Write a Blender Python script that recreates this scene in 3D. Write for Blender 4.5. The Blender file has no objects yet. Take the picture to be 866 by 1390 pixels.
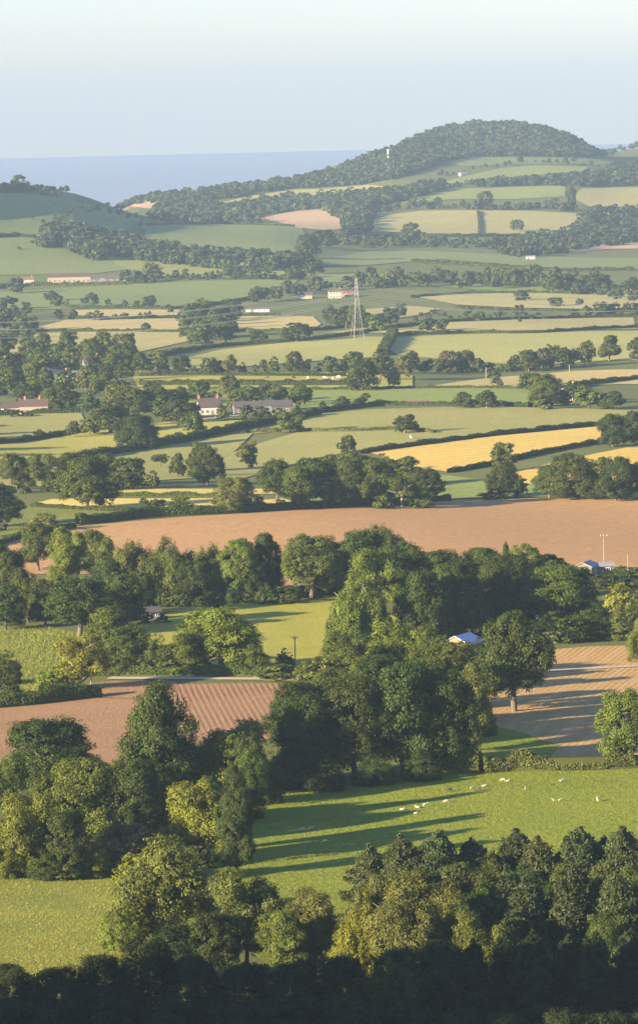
SKY_STR, SUN_STR, EXPO = 0.066, 5.0, 1.90
HAZE, HAZE_COL = 6.8e-5, (.33, .465, .62)
import bpy, bmesh, math, random
import numpy as np
from mathutils import Vector, Matrix

R = math.radians
scene = bpy.context.scene
COL = scene.collection
rng = np.random.default_rng(7)
random.seed(7)

# ------------------------------------------------------------------ camera
F = 6000.0                      # focal length in photo pixels
CX, CY, YH = 433.0, 695.0, 130.0
pitch = math.atan((CY - YH) / F)
roll = R(1.35)
fwd = np.array([0, math.cos(pitch), -math.sin(pitch)])
up0 = np.array([0, math.sin(pitch), math.cos(pitch)])
rt0 = np.array([1.0, 0, 0])
rt = rt0 * math.cos(roll) - up0 * math.sin(roll)
upv = up0 * math.cos(roll) + rt0 * math.sin(roll)
cam_d = bpy.data.cameras.new('camera')
cam = bpy.data.objects.new('camera', cam_d)
COL.objects.link(cam)
cam_d.sensor_fit = 'HORIZONTAL'
cam_d.sensor_width = 36.0
cam_d.lens = F / 866.0 * 36.0
cam_d.clip_start = 1.0
cam_d.clip_end = 60000.0
M = Matrix(((rt[0], upv[0], -fwd[0], 0), (rt[1], upv[1], -fwd[1], 0), (rt[2], upv[2], -fwd[2], 0), (0, 0, 0, 1)))
cam.matrix_world = M
scene.camera = cam

# ------------------------------------------------------------------ tags
def tag(o, label=None, cat=None, group=None, kind=None):
    if label: o['label'] = label
    if cat: o['category'] = cat
    if group: o['group'] = group
    if kind: o['kind'] = kind
    return o

# ------------------------------------------------------------------ terrain
SEA = -197.0
def base_z(d):
    return -(117 + (d - 670) * 0.0145)
def yh_at(u):
    return YH - 0.0236 * (u - CX)
# columns of far relief: u (bearing) -> list of (distance, where the ground sits) ; ('z', v) gives a height outright
PROF = {
 -100: [(3700, 384), (3850, 350), (4000, 300), (4150, 222), (4350, 205), (4700, 225), (5300, 'z', -150), (6000, 'z', -187), (7000, 'z', -206)],  # unseen ridge past the left edge, raised to shade the left hill
 0:   [(3700, 385), (3850, 352), (4000, 318), (4150, 285), (4350, 250), (4700, 258), (5300, 'z', -155), (6000, 'z', -187), (7000, 'z', -206)],
 100: [(3700, 383), (3850, 355), (4000, 325), (4150, 300), (4350, 264), (4500, 257), (4800, 'z', -115), (5300, 'z', -155), (6000, 'z', -187), (7000, 'z', -206)],
 200: [(3700, 380), (3850, 357), (4000, 340), (4200, 322), (4400, 302), (4550, 291), (4900, 297), (5300, 280), (5600, 272), (6200, 'z', -165), (7000, 'z', -206)],
 300: [(3700, 376), (3900, 352), (4100, 335), (4300, 318), (4500, 308), (4600, 304), (4900, 301), (5300, 278), (5600, 258), (6200, 'z', -160), (7000, 'z', -206)],
 400: [(3700, 373), (3900, 352), (4100, 336), (4300, 322), (4600, 306), (4900, 297), (5200, 280), (5600, 252), (5900, 242), (6500, 'z', -160), (7200, 'z', -206)],
 500: [(3700, 371), (4000, 350), (4300, 335), (4600, 312), (4900, 290), (5200, 272), (5500, 250), (5800, 226), (6000, 213), (6600, 'z', -135), (7300, 'z', -206)],
 560: [(3700, 370), (4000, 350), (4300, 336), (4600, 314), (4900, 288), (5200, 263), (5500, 240), (5800, 215), (6100, 193), (6250, 190), (7000, 'z', -150), (7600, 'z', -206)],
 640: [(3700, 369), (4000, 349), (4300, 333), (4600, 316), (4900, 287), (5200, 260), (5500, 238), (5800, 217), (6000, 207), (6200, 192), (6400, 175), (6520, 171), (7200, 'z', -140), (8000, 'z', -206)],
 700: [(3700, 368), (4000, 348), (4300, 333), (4600, 317), (4900, 288), (5200, 260), (5500, 238), (5800, 218), (6000, 208), (6200, 192), (6400, 175), (6520, 170), (7200, 'z', -140), (8000, 'z', -206)],
 780: [(3700, 367), (4000, 348), (4300, 335), (4600, 318), (4900, 290), (5200, 258), (5500, 238), (5800, 219), (6000, 211), (6200, 198), (6350, 188), (6450, 186), (7000, 'z', -120), (8000, 'z', -206)],
 836: [(3700, 366), (4000, 347), (4300, 335), (4600, 318), (4900, 292), (5200, 262), (5500, 240), (5800, 224), (6000, 218), (6400, 219), (7000, 208), (7300, 205), (7900, 'z', -150), (8700, 'z', -206)],
 880: [(3700, 365), (4000, 346), (4300, 334), (4600, 318), (4900, 293), (5200, 263), (5500, 242), (5800, 228), (6200, 220), (6700, 208), (7100, 200), (7400, 198), (8000, 'z', -150), (8800, 'z', -206)],
}
def pchip(xk, yk, x):
    xk = np.asarray(xk, float); yk = np.asarray(yk, float)
    h = np.diff(xk); dl = np.diff(yk) / h
    m = np.zeros_like(yk)
    for i in range(1, len(xk) - 1):
        if dl[i-1] * dl[i] > 0:
            w1 = 2*h[i] + h[i-1]; w2 = h[i] + 2*h[i-1]
            m[i] = (w1 + w2) / (w1/dl[i-1] + w2/dl[i])
    m[0] = dl[0]; m[-1] = dl[-1]
    i = np.clip(np.searchsorted(xk, x) - 1, 0, len(xk) - 2)
    t = (np.clip(x, xk[0], xk[-1]) - xk[i]) / h[i]
    t2, t3 = t*t, t*t*t
    return (2*t3-3*t2+1)*yk[i] + (t3-2*t2+t)*h[i]*m[i] + (-2*t3+3*t2)*yk[i+1] + (t3-t2)*h[i]*m[i+1]
DG = np.arange(500, 16001, 25.0)
UG = np.arange(-100, 981, 12.0)
cols = sorted(PROF)
colz = []
for u in cols:
    dk, zk = [], []
    for dd in (300, 600, 1000, 1500, 2000, 2500, 3000, 3350):
        dk.append(dd); zk.append(base_z(dd))
    for p in PROF[u]:
        dk.append(p[0]); zk.append(p[2] if p[1] == 'z' else -(p[1] - yh_at(u)) * p[0] / F)
    dk.append(16100); zk.append(-260)
    colz.append(pchip(dk, zk, DG))
colz = np.array(colz)                       # [col, d]
GZ = np.empty((len(UG), len(DG)))
for j in range(len(DG)):
    GZ[:, j] = pchip(cols, colz[:, j], UG)
ker = np.exp(-0.5 * (np.arange(-3, 4) / 1.4) ** 2); ker /= ker.sum()
GZ = np.apply_along_axis(lambda a: np.convolve(np.pad(a, 3, mode='edge'), ker, 'valid'), 0, GZ)
GZ = np.apply_along_axis(lambda a: np.convolve(np.pad(a, 3, mode='edge'), ker, 'valid'), 1, GZ)

def zfun(x, y):
    x = np.asarray(x, float); y = np.asarray(y, float)
    yy = np.maximum(y, 500.0)
    u = np.clip(CX + F * x / yy, UG[0], UG[-1] - 1e-6)
    d = np.clip(yy, DG[0], DG[-1] - 1e-6)
    fu = (u - UG[0]) / 12.0; iu = np.minimum(fu.astype(int), len(UG) - 2); fu = fu - iu
    fd = (d - DG[0]) / 25.0; idd = np.minimum(fd.astype(int), len(DG) - 2); fd = fd - idd
    z = (GZ[iu, idd]*(1-fu)*(1-fd) + GZ[iu+1, idd]*fu*(1-fd) + GZ[iu, idd+1]*(1-fu)*fd + GZ[iu+1, idd+1]*fu*fd)
    # gentle swells of the vale floor
    far = np.clip((3600 - yy) / 800, 0, 1)
    z = z + far * (1.1*np.sin(x/61 + y/143) + 0.9*np.sin(x/97 - y/211 + 1.3) + 0.5*np.sin(x/33 + y/71 + 2.0))
    # hillside below the viewpoint
    t = np.clip((575 - y) / 575, 0, 1.0)
    z = z + 109 * t ** 1.75
    # unseen shoulder left of the viewpoint, added to shade the foreground
    z = z + SHADE_SPUR_H * np.exp(-(((x - SHADE_SPUR_X) / SHADE_SPUR_SX) ** 2 + ((y - SHADE_SPUR_Y) / SHADE_SPUR_SY) ** 2) / 2)
    return z
SHADE_SPUR_X, SHADE_SPUR_Y, SHADE_SPUR_H, SHADE_SPUR_SX, SHADE_SPUR_SY = -255.0, 366.0, 84.0, 62.0, 56.0

DM = np.unique(np.concatenate([np.geomspace(420, 1000, 240), np.geomspace(1000, 9000, 700)]))
def at(px, py):
    """points on the ground seen at photo pixels"""
    px = np.atleast_1d(np.asarray(px, float)); py = np.atleast_1d(np.asarray(py, float))
    ray = fwd[None] + ((px - CX)/F)[:, None]*rt[None] - ((py - CY)/F)[:, None]*upv[None]
    ray = ray / ray[:, 1:2]
    X = ray[:, 0:1]*DM[None]; Z = ray[:, 2:3]*DM[None]
    g = zfun(X, np.broadcast_to(DM[None], X.shape)) - Z
    hit = g > 0
    anyh = hit.any(1)
    i = np.where(anyh, hit.argmax(1), np.where(DM[None] < 7600, g, -1e9).argmax(1))
    i = np.clip(i, 1, len(DM) - 1)
    k = np.arange(len(px))
    g1 = g[k, i]; g0 = g[k, i-1]
    t = np.where(anyh & (g1 != g0), -g0/np.where(g1 == g0, 1, g1 - g0), 1.0); t = np.clip(t, 0, 1)
    d = DM[i-1] + t*(DM[i] - DM[i-1])
    x = ray[:, 0]*d
    return np.stack([x, d, zfun(x, d)], 1)
def at1(px, py):
    return at([px], [py])[0]
def ppm(p):
    return F / float(np.dot(p, fwd))
def project(P):
    P = np.atleast_2d(P)
    dz = P @ fwd
    return np.stack([CX + F*(P @ rt)/dz, CY - F*(P @ upv)/dz], 1)

# ------------------------------------------------------------------ mesh helpers
def mesh_np(name, V, faces, mats=(), mi=None, attr=None, smooth=False):
    """V (n,3); faces list-of-array: (m,4) or (m,3) int arrays"""
    me = bpy.data.meshes.new(name)
    if isinstance(faces, np.ndarray): faces = [faces]
    nl = sum(f.size for f in faces); nf = sum(len(f) for f in faces)
    me.vertices.add(len(V)); me.vertices.foreach_set('co', np.asarray(V, np.float32).ravel())
    me.loops.add(nl); me.loops.foreach_set('vertex_index', np.concatenate([f.ravel() for f in faces]).astype(np.int32))
    me.polygons.add(nf)
    tot = np.concatenate([np.full(len(f), f.shape[1]) for f in faces])
    st = np.concatenate([[0], np.cumsum(tot)[:-1]])
    me.polygons.foreach_set('loop_start', st.astype(np.int32))
    for m in mats: me.materials.append(m)
    if mi is not None: me.polygons.foreach_set('material_index', np.asarray(mi, np.int32))
    me.polygons.foreach_set('use_smooth', np.full(nf, smooth))
    if attr is not None:
        a = me.attributes.new('tint', 'FLOAT', 'FACE'); a.data.foreach_set('value', np.asarray(attr, np.float32))
    me.update(calc_edges=True)
    return me
def link(name, me, parent=None, loc=None):
    o = bpy.data.objects.new(name, me); COL.objects.link(o)
    if parent: o.parent = parent
    if loc is not None: o.location = loc
    return o
class MB:
    """collects boxes, tubes and polygons; build() links them as ONE mesh object"""
    def __init__(s): s.V = []; s.Fc = []; s.mi = []; s.n = 0
    def add(s, V, faces, m=0):
        V = np.asarray(V, float)
        for f in faces: s.Fc.append([i + s.n for i in f]); s.mi.append(m)
        s.V.append(V); s.n += len(V)
    def box(s, c, size, m=0, rz=0.0):
        hx, hy, hz = [v/2 for v in size]
        P = np.array([[-hx,-hy,-hz],[hx,-hy,-hz],[hx,hy,-hz],[-hx,hy,-hz],[-hx,-hy,hz],[hx,-hy,hz],[hx,hy,hz],[-hx,hy,hz]])
        if rz: ca, sa = math.cos(rz), math.sin(rz); P = np.stack([P[:,0]*ca-P[:,1]*sa, P[:,0]*sa+P[:,1]*ca, P[:,2]], 1)
        s.add(P + np.asarray(c), [[0,3,2,1],[4,5,6,7],[0,1,5,4],[1,2,6,5],[2,3,7,6],[3,0,4,7]], m)
    def tube(s, pts, rad, n=6, m=0, cap=True):
        pts = np.asarray(pts, float)
        if np.isscalar(rad): rad = [rad]*len(pts)
        rings = []
        for i, p in enumerate(pts):
            d = pts[min(i+1, len(pts)-1)] - pts[max(i-1, 0)]
            d = d/(np.linalg.norm(d)+1e-9)
            a = np.cross(d, [0,0,1.0] if abs(d[2]) < .9 else [1.0,0,0]); a /= np.linalg.norm(a); b = np.cross(d, a)
            th = np.arange(n)*2*math.pi/n
            rings.append(p + rad[i]*(np.cos(th)[:,None]*a + np.sin(th)[:,None]*b))
        V = np.concatenate(rings); fs = []
        for i in range(len(pts)-1):
            for k in range(n):
                fs.append([i*n+k, i*n+(k+1)%n, (i+1)*n+(k+1)%n, (i+1)*n+k])
        if cap: fs.append(list(range(n))[::-1]); fs.append([(len(pts)-1)*n+k for k in range(n)])
        s.add(V, fs, m)
    def bar(s, a, b, w, m=0): s.tube([a, b], w*.7, 4, m)
    def prism(s, poly, axis_vec, m=0):
        poly = np.asarray(poly, float); n = len(poly)
        V = np.concatenate([poly, poly + np.asarray(axis_vec)])
        fs = [list(range(n))[::-1], list(range(n, 2*n))] + [[k, (k+1)%n, n+(k+1)%n, n+k] for k in range(n)]
        s.add(V, fs, m)
    def mesh(s, name, mats, smooth=False):
        me = bpy.data.meshes.new(name)
        me.from_pydata(np.concatenate(s.V).tolist(), [], s.Fc)
        for m in (mats if isinstance(mats, (list, tuple)) else [mats]): me.materials.append(m)
        me.polygons.foreach_set('material_index', s.mi)
        if smooth: me.polygons.foreach_set('use_smooth', [True]*len(s.Fc))
        bm = bmesh.new(); bm.from_mesh(me); bmesh.ops.recalc_face_normals(bm, faces=bm.faces); bm.to_mesh(me); bm.free()
        me.update()
        return me
    def build(s, name, mats, parent=None, loc=None, smooth=False):
        return link(name, s.mesh(name, mats, smooth), parent, loc)
def empty(name, loc, rz=0.0):
    o = bpy.data.objects.new(name, None); COL.objects.link(o)
    o.location = loc; o.rotation_euler = (0, 0, rz); o.empty_display_size = 1
    return o
# ------------------------------------------------------------------ materials
def newmat(name):
    m = bpy.data.materials.new(name); m.use_nodes = True
    nt = m.node_tree; nt.nodes.clear()
    out = nt.nodes.new('ShaderNodeOutputMaterial')
    return m, nt, out
def N(nt, t, **kw):
    n = nt.nodes.new(t)
    for k, v in kw.items():
        if k.startswith('i_'): n.inputs[k[2:].replace('_', ' ')].default_value = v
        else: setattr(n, k, v)
    return n
def plain(name, col, rough=0.7, metal=0.0, var=0.12, scale=1.5):
    m, nt, out = newmat(name)
    b = N(nt, 'ShaderNodeBsdfPrincipled'); b.inputs['Roughness'].default_value = rough; b.inputs['Metallic'].default_value = metal
    geo = N(nt, 'ShaderNodeTexCoord'); no = N(nt, 'ShaderNodeTexNoise'); no.inputs['Scale'].default_value = scale; no.inputs['Detail'].default_value = 5
    nt.links.new(geo.outputs['Object'], no.inputs['Vector'])
    mx = N(nt, 'ShaderNodeMix', data_type='RGBA')
    mx.inputs['A'].default_value = (*[c*(1-var) for c in col], 1); mx.inputs['B'].default_value = (*[min(1, c*(1+var)) for c in col], 1)
    nt.links.new(no.outputs['Fac'], mx.inputs['Factor']); nt.links.new(mx.outputs['Result'], b.inputs['Base Color'])
    nt.links.new(b.outputs[0], out.inputs['Surface'])
    return m

def foliage_mat():
    m, nt, out = newmat('foliage')
    oi = N(nt, 'ShaderNodeObjectInfo'); at_ = N(nt, 'ShaderNodeAttribute', attribute_name='tint')
    hsv = N(nt, 'ShaderNodeHueSaturation')
    nt.links.new(oi.outputs['Color'], hsv.inputs['Color'])
    def rng_map(sock, a, b):
        r = N(nt, 'ShaderNodeMapRange'); r.inputs['To Min'].default_value = a; r.inputs['To Max'].default_value = b
        nt.links.new(sock, r.inputs['Value']); return r.outputs[0]
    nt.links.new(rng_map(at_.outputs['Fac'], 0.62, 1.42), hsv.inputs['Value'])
    nt.links.new(rng_map(oi.outputs['Random'], 0.485, 0.51), hsv.inputs['Hue'])
    df = N(nt, 'ShaderNodeBsdfDiffuse'); tr = N(nt, 'ShaderNodeBsdfTranslucent')
    nt.links.new(hsv.outputs[0], df.inputs['Color'])
    mul = N(nt, 'ShaderNodeMix', data_type='RGBA', blend_type='MULTIPLY'); mul.inputs['Factor'].default_value = 1
    nt.links.new(hsv.outputs[0], mul.inputs['A']); mul.inputs['B'].default_value = (1.3, 1.2, 0.45, 1)
    nt.links.new(mul.outputs['Result'], tr.inputs['Color'])
    ms = N(nt, 'ShaderNodeMixShader'); ms.inputs[0].default_value = 0.22
    nt.links.new(df.outputs[0], ms.inputs[1]); nt.links.new(tr.outputs[0], ms.inputs[2])
    gl = N(nt, 'ShaderNodeBsdfGlossy'); gl.inputs['Roughness'].default_value = 0.55; gl.inputs['Color'].default_value = (.9, .95, .8, 1)
    m2 = N(nt, 'ShaderNodeMixShader'); m2.inputs[0].default_value = 0.012
    nt.links.new(ms.outputs[0], m2.inputs[1]); nt.links.new(gl.outputs[0], m2.inputs[2])
    nt.links.new(m2.outputs[0], out.inputs['Surface'])
    return m
FOL = foliage_mat()
BARK = plain('bark', (.12, .09, .065), .9, var=.35, scale=6)
PALEBARK = plain('pale_bark', (.24, .20, .14), .9, var=.25, scale=5)

def field_mat(name, c1, c2, scale=0.05, stripe=None, furrow=None, bump=0.35, fine=1.2, patch=0.38):
    """c1/c2 mottled; stripe=(angle deg, period m, strength, colour); furrow=(angle, period, depth, bend)"""
    m, nt, out = newmat(name)
    L = nt.links.new
    geo = N(nt, 'ShaderNodeNewGeometry')
    b = N(nt, 'ShaderNodeBsdfPrincipled'); b.inputs['Roughness'].default_value = 0.95; b.inputs['Specular IOR Level'].default_value = 0.1
    n1 = N(nt, 'ShaderNodeTexNoise'); n1.inputs['Scale'].default_value = scale; n1.inputs['Detail'].default_value = 6; n1.inputs['Roughness'].default_value = .62
    n2 = N(nt, 'ShaderNodeTexNoise'); n2.inputs['Scale'].default_value = fine; n2.inputs['Detail'].default_value = 4; n2.inputs['Roughness'].default_value = .7
    L(geo.outputs['Position'], n1.inputs['Vector']); L(geo.outputs['Position'], n2.inputs['Vector'])
    rp = N(nt, 'ShaderNodeMapRange'); rp.inputs['From Min'].default_value = .5 - patch/2.2; rp.inputs['From Max'].default_value = .5 + patch/2.2
    L(n1.outputs['Fac'], rp.inputs['Value'])
    mx = N(nt, 'ShaderNodeMix', data_type='RGBA'); mx.inputs['A'].default_value = (*c1, 1); mx.inputs['B'].default_value = (*c2, 1)
    L(rp.outputs[0], mx.inputs['Factor'])
    r2 = N(nt, 'ShaderNodeMapRange'); r2.inputs['From Min'].default_value = .3; r2.inputs['From Max'].default_value = .7
    r2.inputs['To Min'].default_value = .75; r2.inputs['To Max'].default_value = 1.25
    L(n2.outputs['Fac'], r2.inputs['Value'])
    ml = N(nt, 'ShaderNodeMix', data_type='RGBA', blend_type='MULTIPLY'); ml.inputs['Factor'].default_value = 1
    L(mx.outputs['Result'], ml.inputs['A']); L(r2.outputs[0], ml.inputs['B'])
    col = ml.outputs['Result']
    hsrc = n2.outputs['Fac']
    def wave(angle, period, bend=0.0):
        mp = N(nt, 'ShaderNodeMapping'); mp.inputs['Rotation'].default_value = (0, 0, R(angle))
        L(geo.outputs['Position'], mp.inputs['Vector'])
        w = N(nt, 'ShaderNodeTexWave', wave_type='BANDS', bands_direction='X', wave_profile='SIN')
        w.inputs['Scale'].default_value = 0.314159 / period; w.inputs['Distortion'].default_value = bend
        w.inputs['Detail'].default_value = 0.0 if bend > 3 else 1.0; w.inputs['Detail Scale'].default_value = 0.045 if bend > 3 else 0.35
        L(mp.outputs[0], w.inputs['Vector']); return w
    if stripe:
        w = wave(stripe[0], stripe[1], .6)
        cr = N(nt, 'ShaderNodeMapRange'); cr.inputs['From Min'].default_value = .55; cr.inputs['From Max'].default_value = .95
        cr.inputs['To Max'].default_value = stripe[2]
        L(w.outputs['Fac'], cr.inputs['Value'])
        ms = N(nt, 'ShaderNodeMix', data_type='RGBA'); ms.inputs['B'].default_value = (*stripe[3], 1)
        L(cr.outputs[0], ms.inputs['Factor']); L(col, ms.inputs['A']); col = ms.outputs['Result']
    bp = N(nt, 'ShaderNodeBump'); bp.inputs['Strength'].default_value = bump; bp.inputs['Distance'].default_value = 0.35
    L(hsrc, bp.inputs['Height'])
    nrm = bp.outputs[0]
    if furrow:
        w = wave(furrow[0], furrow[1], furrow[3])
        b2 = N(nt, 'ShaderNodeBump'); b2.inputs['Strength'].default_value = 1.0; b2.inputs['Distance'].default_value = furrow[2]
        nb = N(nt, 'ShaderNodeTexNoise'); nb.inputs['Scale'].default_value = .05; nb.inputs['Detail'].default_value = 3; L(geo.outputs['Position'], nb.inputs['Vector'])
        nr = N(nt, 'ShaderNodeMapRange'); nr.inputs['From Min'].default_value = .38; nr.inputs['From Max'].default_value = .62; nr.inputs['To Min'].default_value = .4; L(nb.outputs['Fac'], nr.inputs['Value'])
        hm_ = N(nt, 'ShaderNodeMath', operation='MULTIPLY'); L(w.outputs['Fac'], hm_.inputs[0]); L(nr.outputs[0], hm_.inputs[1])
        L(hm_.outputs[0], b2.inputs['Height']); L(nrm, b2.inputs['Normal']); nrm = b2.outputs[0]
    L(nrm, b.inputs['Normal']); L(col, b.inputs['Base Color']); L(b.outputs[0], out.inputs['Surface'])
    return m
# ------------------------------------------------------------------ foliage building
def nrmz(a): return a / (np.linalg.norm(a, axis=-1, keepdims=True) + 1e-9)
def leaf_quads(P, Nn, size, g, elong=1.35):
    n = len(P)
    t = nrmz(np.cross(Nn, g.normal(size=(n, 3)))); b = np.cross(Nn, t)
    s = (size * g.uniform(.65, 1.3, n))[:, None] * .5
    V = np.stack([P - t*s*elong, P - b*s, P + t*s*elong, P + b*s], 1).reshape(-1, 3)
    return V, np.arange(n*4).reshape(n, 4)
def sph(g, n, zmin=-1.0):
    z = g.uniform(zmin, 1, n); a = g.uniform(0, 2*math.pi, n); r = np.sqrt(1 - z*z)
    return np.stack([r*np.cos(a), r*np.sin(a), z], 1)

def crown_from_lobes(g, lobes, nclump, nleaf, leaf, clr, flat=.7, zmin=-.75, ragged=.22):
    C = np.array([l[0] for l in lobes]); Rr = np.array([l[1] for l in lobes])
    w = Rr[:, 0]*Rr[:, 1] + 1.3*Rr[:, 0]*Rr[:, 2]; w = w / w.sum()
    li = g.choice(len(lobes), nclump, p=w)
    d = sph(g, nclump, zmin)
    rr = 1 - ragged*1.4*g.random(nclump)**1.5 + ragged*.55*(g.random(nclump) - .35)
    P = C[li] + d*Rr[li]*rr[:, None]
    # drop clumps buried deep in another lobe
    keep = np.ones(nclump, bool)
    for c, r in zip(C, Rr):
        keep &= (((P - c)/r)**2).sum(1) > .40
    P, d, li = P[keep], d[keep], li[keep]
    cs = clr*g.uniform(.55, 1.45, len(P))
    ct = g.random(len(P))
    k = g.choice(len(P), nleaf, p=cs**2/np.sum(cs**2))
    off = sph(g, nleaf)*(g.random(nleaf)**.45)[:, None]
    off[:, 2] *= flat
    Q = P[k] + off*cs[k][:, None]
    nn = nrmz(.8*d[k] + .6*off + np.array([0, 0, .35]) + .55*g.normal(size=(nleaf, 3)))
    V, Fq = leaf_quads(Q, nn, leaf, g)
    tint = np.clip(.55*ct[k] + .45*g.random(nleaf), 0, 1)
    return V, Fq, tint

LOD = {'x': (1.9, 5.0, .0165), 'h': (1.4, 3.3, .0195), 'm': (.6, .55, .046), 'l': (.3, .12, .1), 's': (.16, .028, .2)}
def lobes_for(shape, g):
    L = []
    if shape == 'oak':
        L.append(((0, 0, .51), (.35, .35, .40)))
        n = g.integers(6, 9)
        for i in range(n):
            a = 2*math.pi*i/n + g.uniform(-.4, .4); r = g.uniform(.2, .32)
            L.append(((r*math.cos(a), r*math.sin(a), g.uniform(.19, .66)), (g.uniform(.15, .24),)*2 + (g.uniform(.15, .23),)))
        for i in range(3):
            a = g.uniform(0, 6.28); L.append(((.14*math.cos(a), .14*math.sin(a), .80), (.19, .19, .17)))
    elif shape == 'dome':
        L.append(((0, 0, .52), (.46, .46, .46)))
        for i in range(5):
            a = 6.28*i/5 + g.uniform(-.3, .3); L.append(((.25*math.cos(a), .25*math.sin(a), g.uniform(.35, .6)), (.24, .24, .26)))
    elif shape == 'ash':
        for i in range(11):
            a = g.uniform(0, 6.28); z = g.uniform(.16, .86); r = .36*math.sqrt(max(.1, 1 - ((z - .45)/.5)**2))*g.uniform(.35, 1)
            L.append(((r*math.cos(a), r*math.sin(a), z), (g.uniform(.12, .2),)*2 + (g.uniform(.12, .2),)))
        L.append(((0, 0, .5), (.25, .25, .34)))
    elif shape == 'wil':
        for i in range(15):
            a = g.uniform(0, 6.28); r = .38*math.sqrt(g.random()); h = (1 - .5*(r/.4)**2)*g.uniform(.8, 1)
            L.append(((r*math.cos(a), r*math.sin(a), h*.52), (.13, .13, h*.46)))
    elif shape == 'open':
        for i in range(10):
            a = 6.28*i/10 + g.uniform(-.4, .4); r = g.uniform(.1, .38)
            L.append(((r*math.cos(a), r*math.sin(a), g.uniform(.5, .86) - .35*r), (g.uniform(.1, .17),)*2 + (g.uniform(.07, .12),)))
    elif shape == 'bush':
        for i in range(8):
            a = 6.28*i/8 + g.uniform(-.4, .4); r = g.uniform(.12, .3)
            h = g.uniform(.55, .95)
            L.append(((r*math.cos(a), r*math.sin(a), h*.45), (g.uniform(.16, .26),)*2 + (h*.5,)))
        L.append(((0, 0, .45), (.3, .3, .48)))
    elif shape == 'tall':
        for i in range(9):
            z = .1 + .8*i/8; r = .42*math.sin(math.pi*min(.97, .18 + .8*z))**.8
            L.append(((g.uniform(-.1, .1), g.uniform(-.1, .1), z), (r, r, .1)))
    return L
BASE_LEAF = {'oak': 9000, 'dome': 9000, 'ash': 7500, 'wil': 9500, 'open': 4500, 'bush': 6500, 'tall': 5000}
def conifer_crown(g, lod):
    k = LOD[lod]; nb = int(105*min(1, max(.35, k[0]**.6))); per = max(6, int(9500*k[1]/nb)); leaf = k[2]*.9
    P, Nn, T = [], [], []
    lean = g.normal(0, .03, 2); wob = g.uniform(.6, 1.25, 9)
    for i in range(nb):
        z = .03 + .93*(i/nb)**.92; a = i*2.39996 + g.uniform(-.5, .5)
        Lb = (.50*(1 - z)**.62 + .015)*g.uniform(.45, 1.15)*np.interp(a % 6.283, np.linspace(0, 6.283, 9), wob)
        t = g.random(per)**.55
        dirv = np.array([math.cos(a), math.sin(a), 0]); side = np.array([-math.sin(a), math.cos(a), 0])
        lift = g.uniform(-.02, .11)*(1 - .5*z)
        sp = g.normal(0, 1, per)*(.012 + .055*(1 - abs(t - .55)*1.5).clip(.1, 1))
        p = dirv*Lb*t[:, None] + side*sp[:, None]
        p[:, 0] += lean[0]*z; p[:, 1] += lean[1]*z
        p[:, 2] = z - .05*t + lift*t**2.2 + g.normal(0, .010 + .012*(1 - t), per) - .25*np.abs(sp)
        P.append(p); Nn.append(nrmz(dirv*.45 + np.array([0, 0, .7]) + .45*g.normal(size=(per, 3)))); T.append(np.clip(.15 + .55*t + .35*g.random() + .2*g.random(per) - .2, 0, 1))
    n = max(4, int(140*k[1])); zt = g.uniform(.84, 1.0, n)
    P.append(np.stack([lean[0]*zt + g.normal(0, .02, n)*(1.15 - zt)*4, lean[1]*zt + g.normal(0, .02, n)*(1.15 - zt)*4, zt], 1)); Nn.append(nrmz(g.normal(size=(n, 3)))); T.append(g.random(n))
    P = np.concatenate(P); Nn = np.concatenate(Nn); T = np.concatenate(T)
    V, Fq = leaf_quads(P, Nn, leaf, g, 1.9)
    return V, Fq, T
_cache = {}
NVAR = {'oak': 5, 'ash': 4, 'wil': 3, 'bush': 4, 'dome': 2, 'open': 3, 'con': 5, 'tall': 1}
def crown_np(shape, var, lod):
    key = (shape, var, lod)
    if key in _cache: return _cache[key]
    g = np.random.default_rng(abs(hash((shape == 'oak', len(shape), ord(shape[0]), var))) % 99991 + 11)
    if shape == 'con': r = conifer_crown(g, lod)
    else:
        k = LOD[lod]; L = lobes_for(shape, g)
        nl = int(BASE_LEAF[shape]*k[1]); nc = int((330 if shape != 'open' else 190)*k[0])
        clr = {'oak': .085, 'dome': .075, 'ash': .09, 'wil': .065, 'open': .07, 'bush': .09, 'tall': .09}[shape]*{'x': .82, 'h': .9, 'm': 1, 'l': 1.2, 's': 1.25}[lod]
        r = crown_from_lobes(g, L, nc, nl, k[2], clr, flat=1.5 if shape == 'wil' else .7, zmin=-.95 if shape == 'bush' else -.7,
                             ragged={'oak': .24, 'dome': .1, 'ash': .36, 'wil': .24, 'open': .3, 'bush': .24, 'tall': .2}[shape])
        V = r[0]; V[:, 2] = np.maximum(V[:, 2], .004)
    _cache[key] = r
    return r
_mcache = {}
def crown_mesh(shape, var, lod):
    key = ('c', shape, var, lod)
    if key not in _mcache:
        V, Fq, T = crown_np(shape, var, lod)
        _mcache[key] = mesh_np('crown', V, Fq, [FOL], attr=T)
    return _mcache[key]
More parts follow.
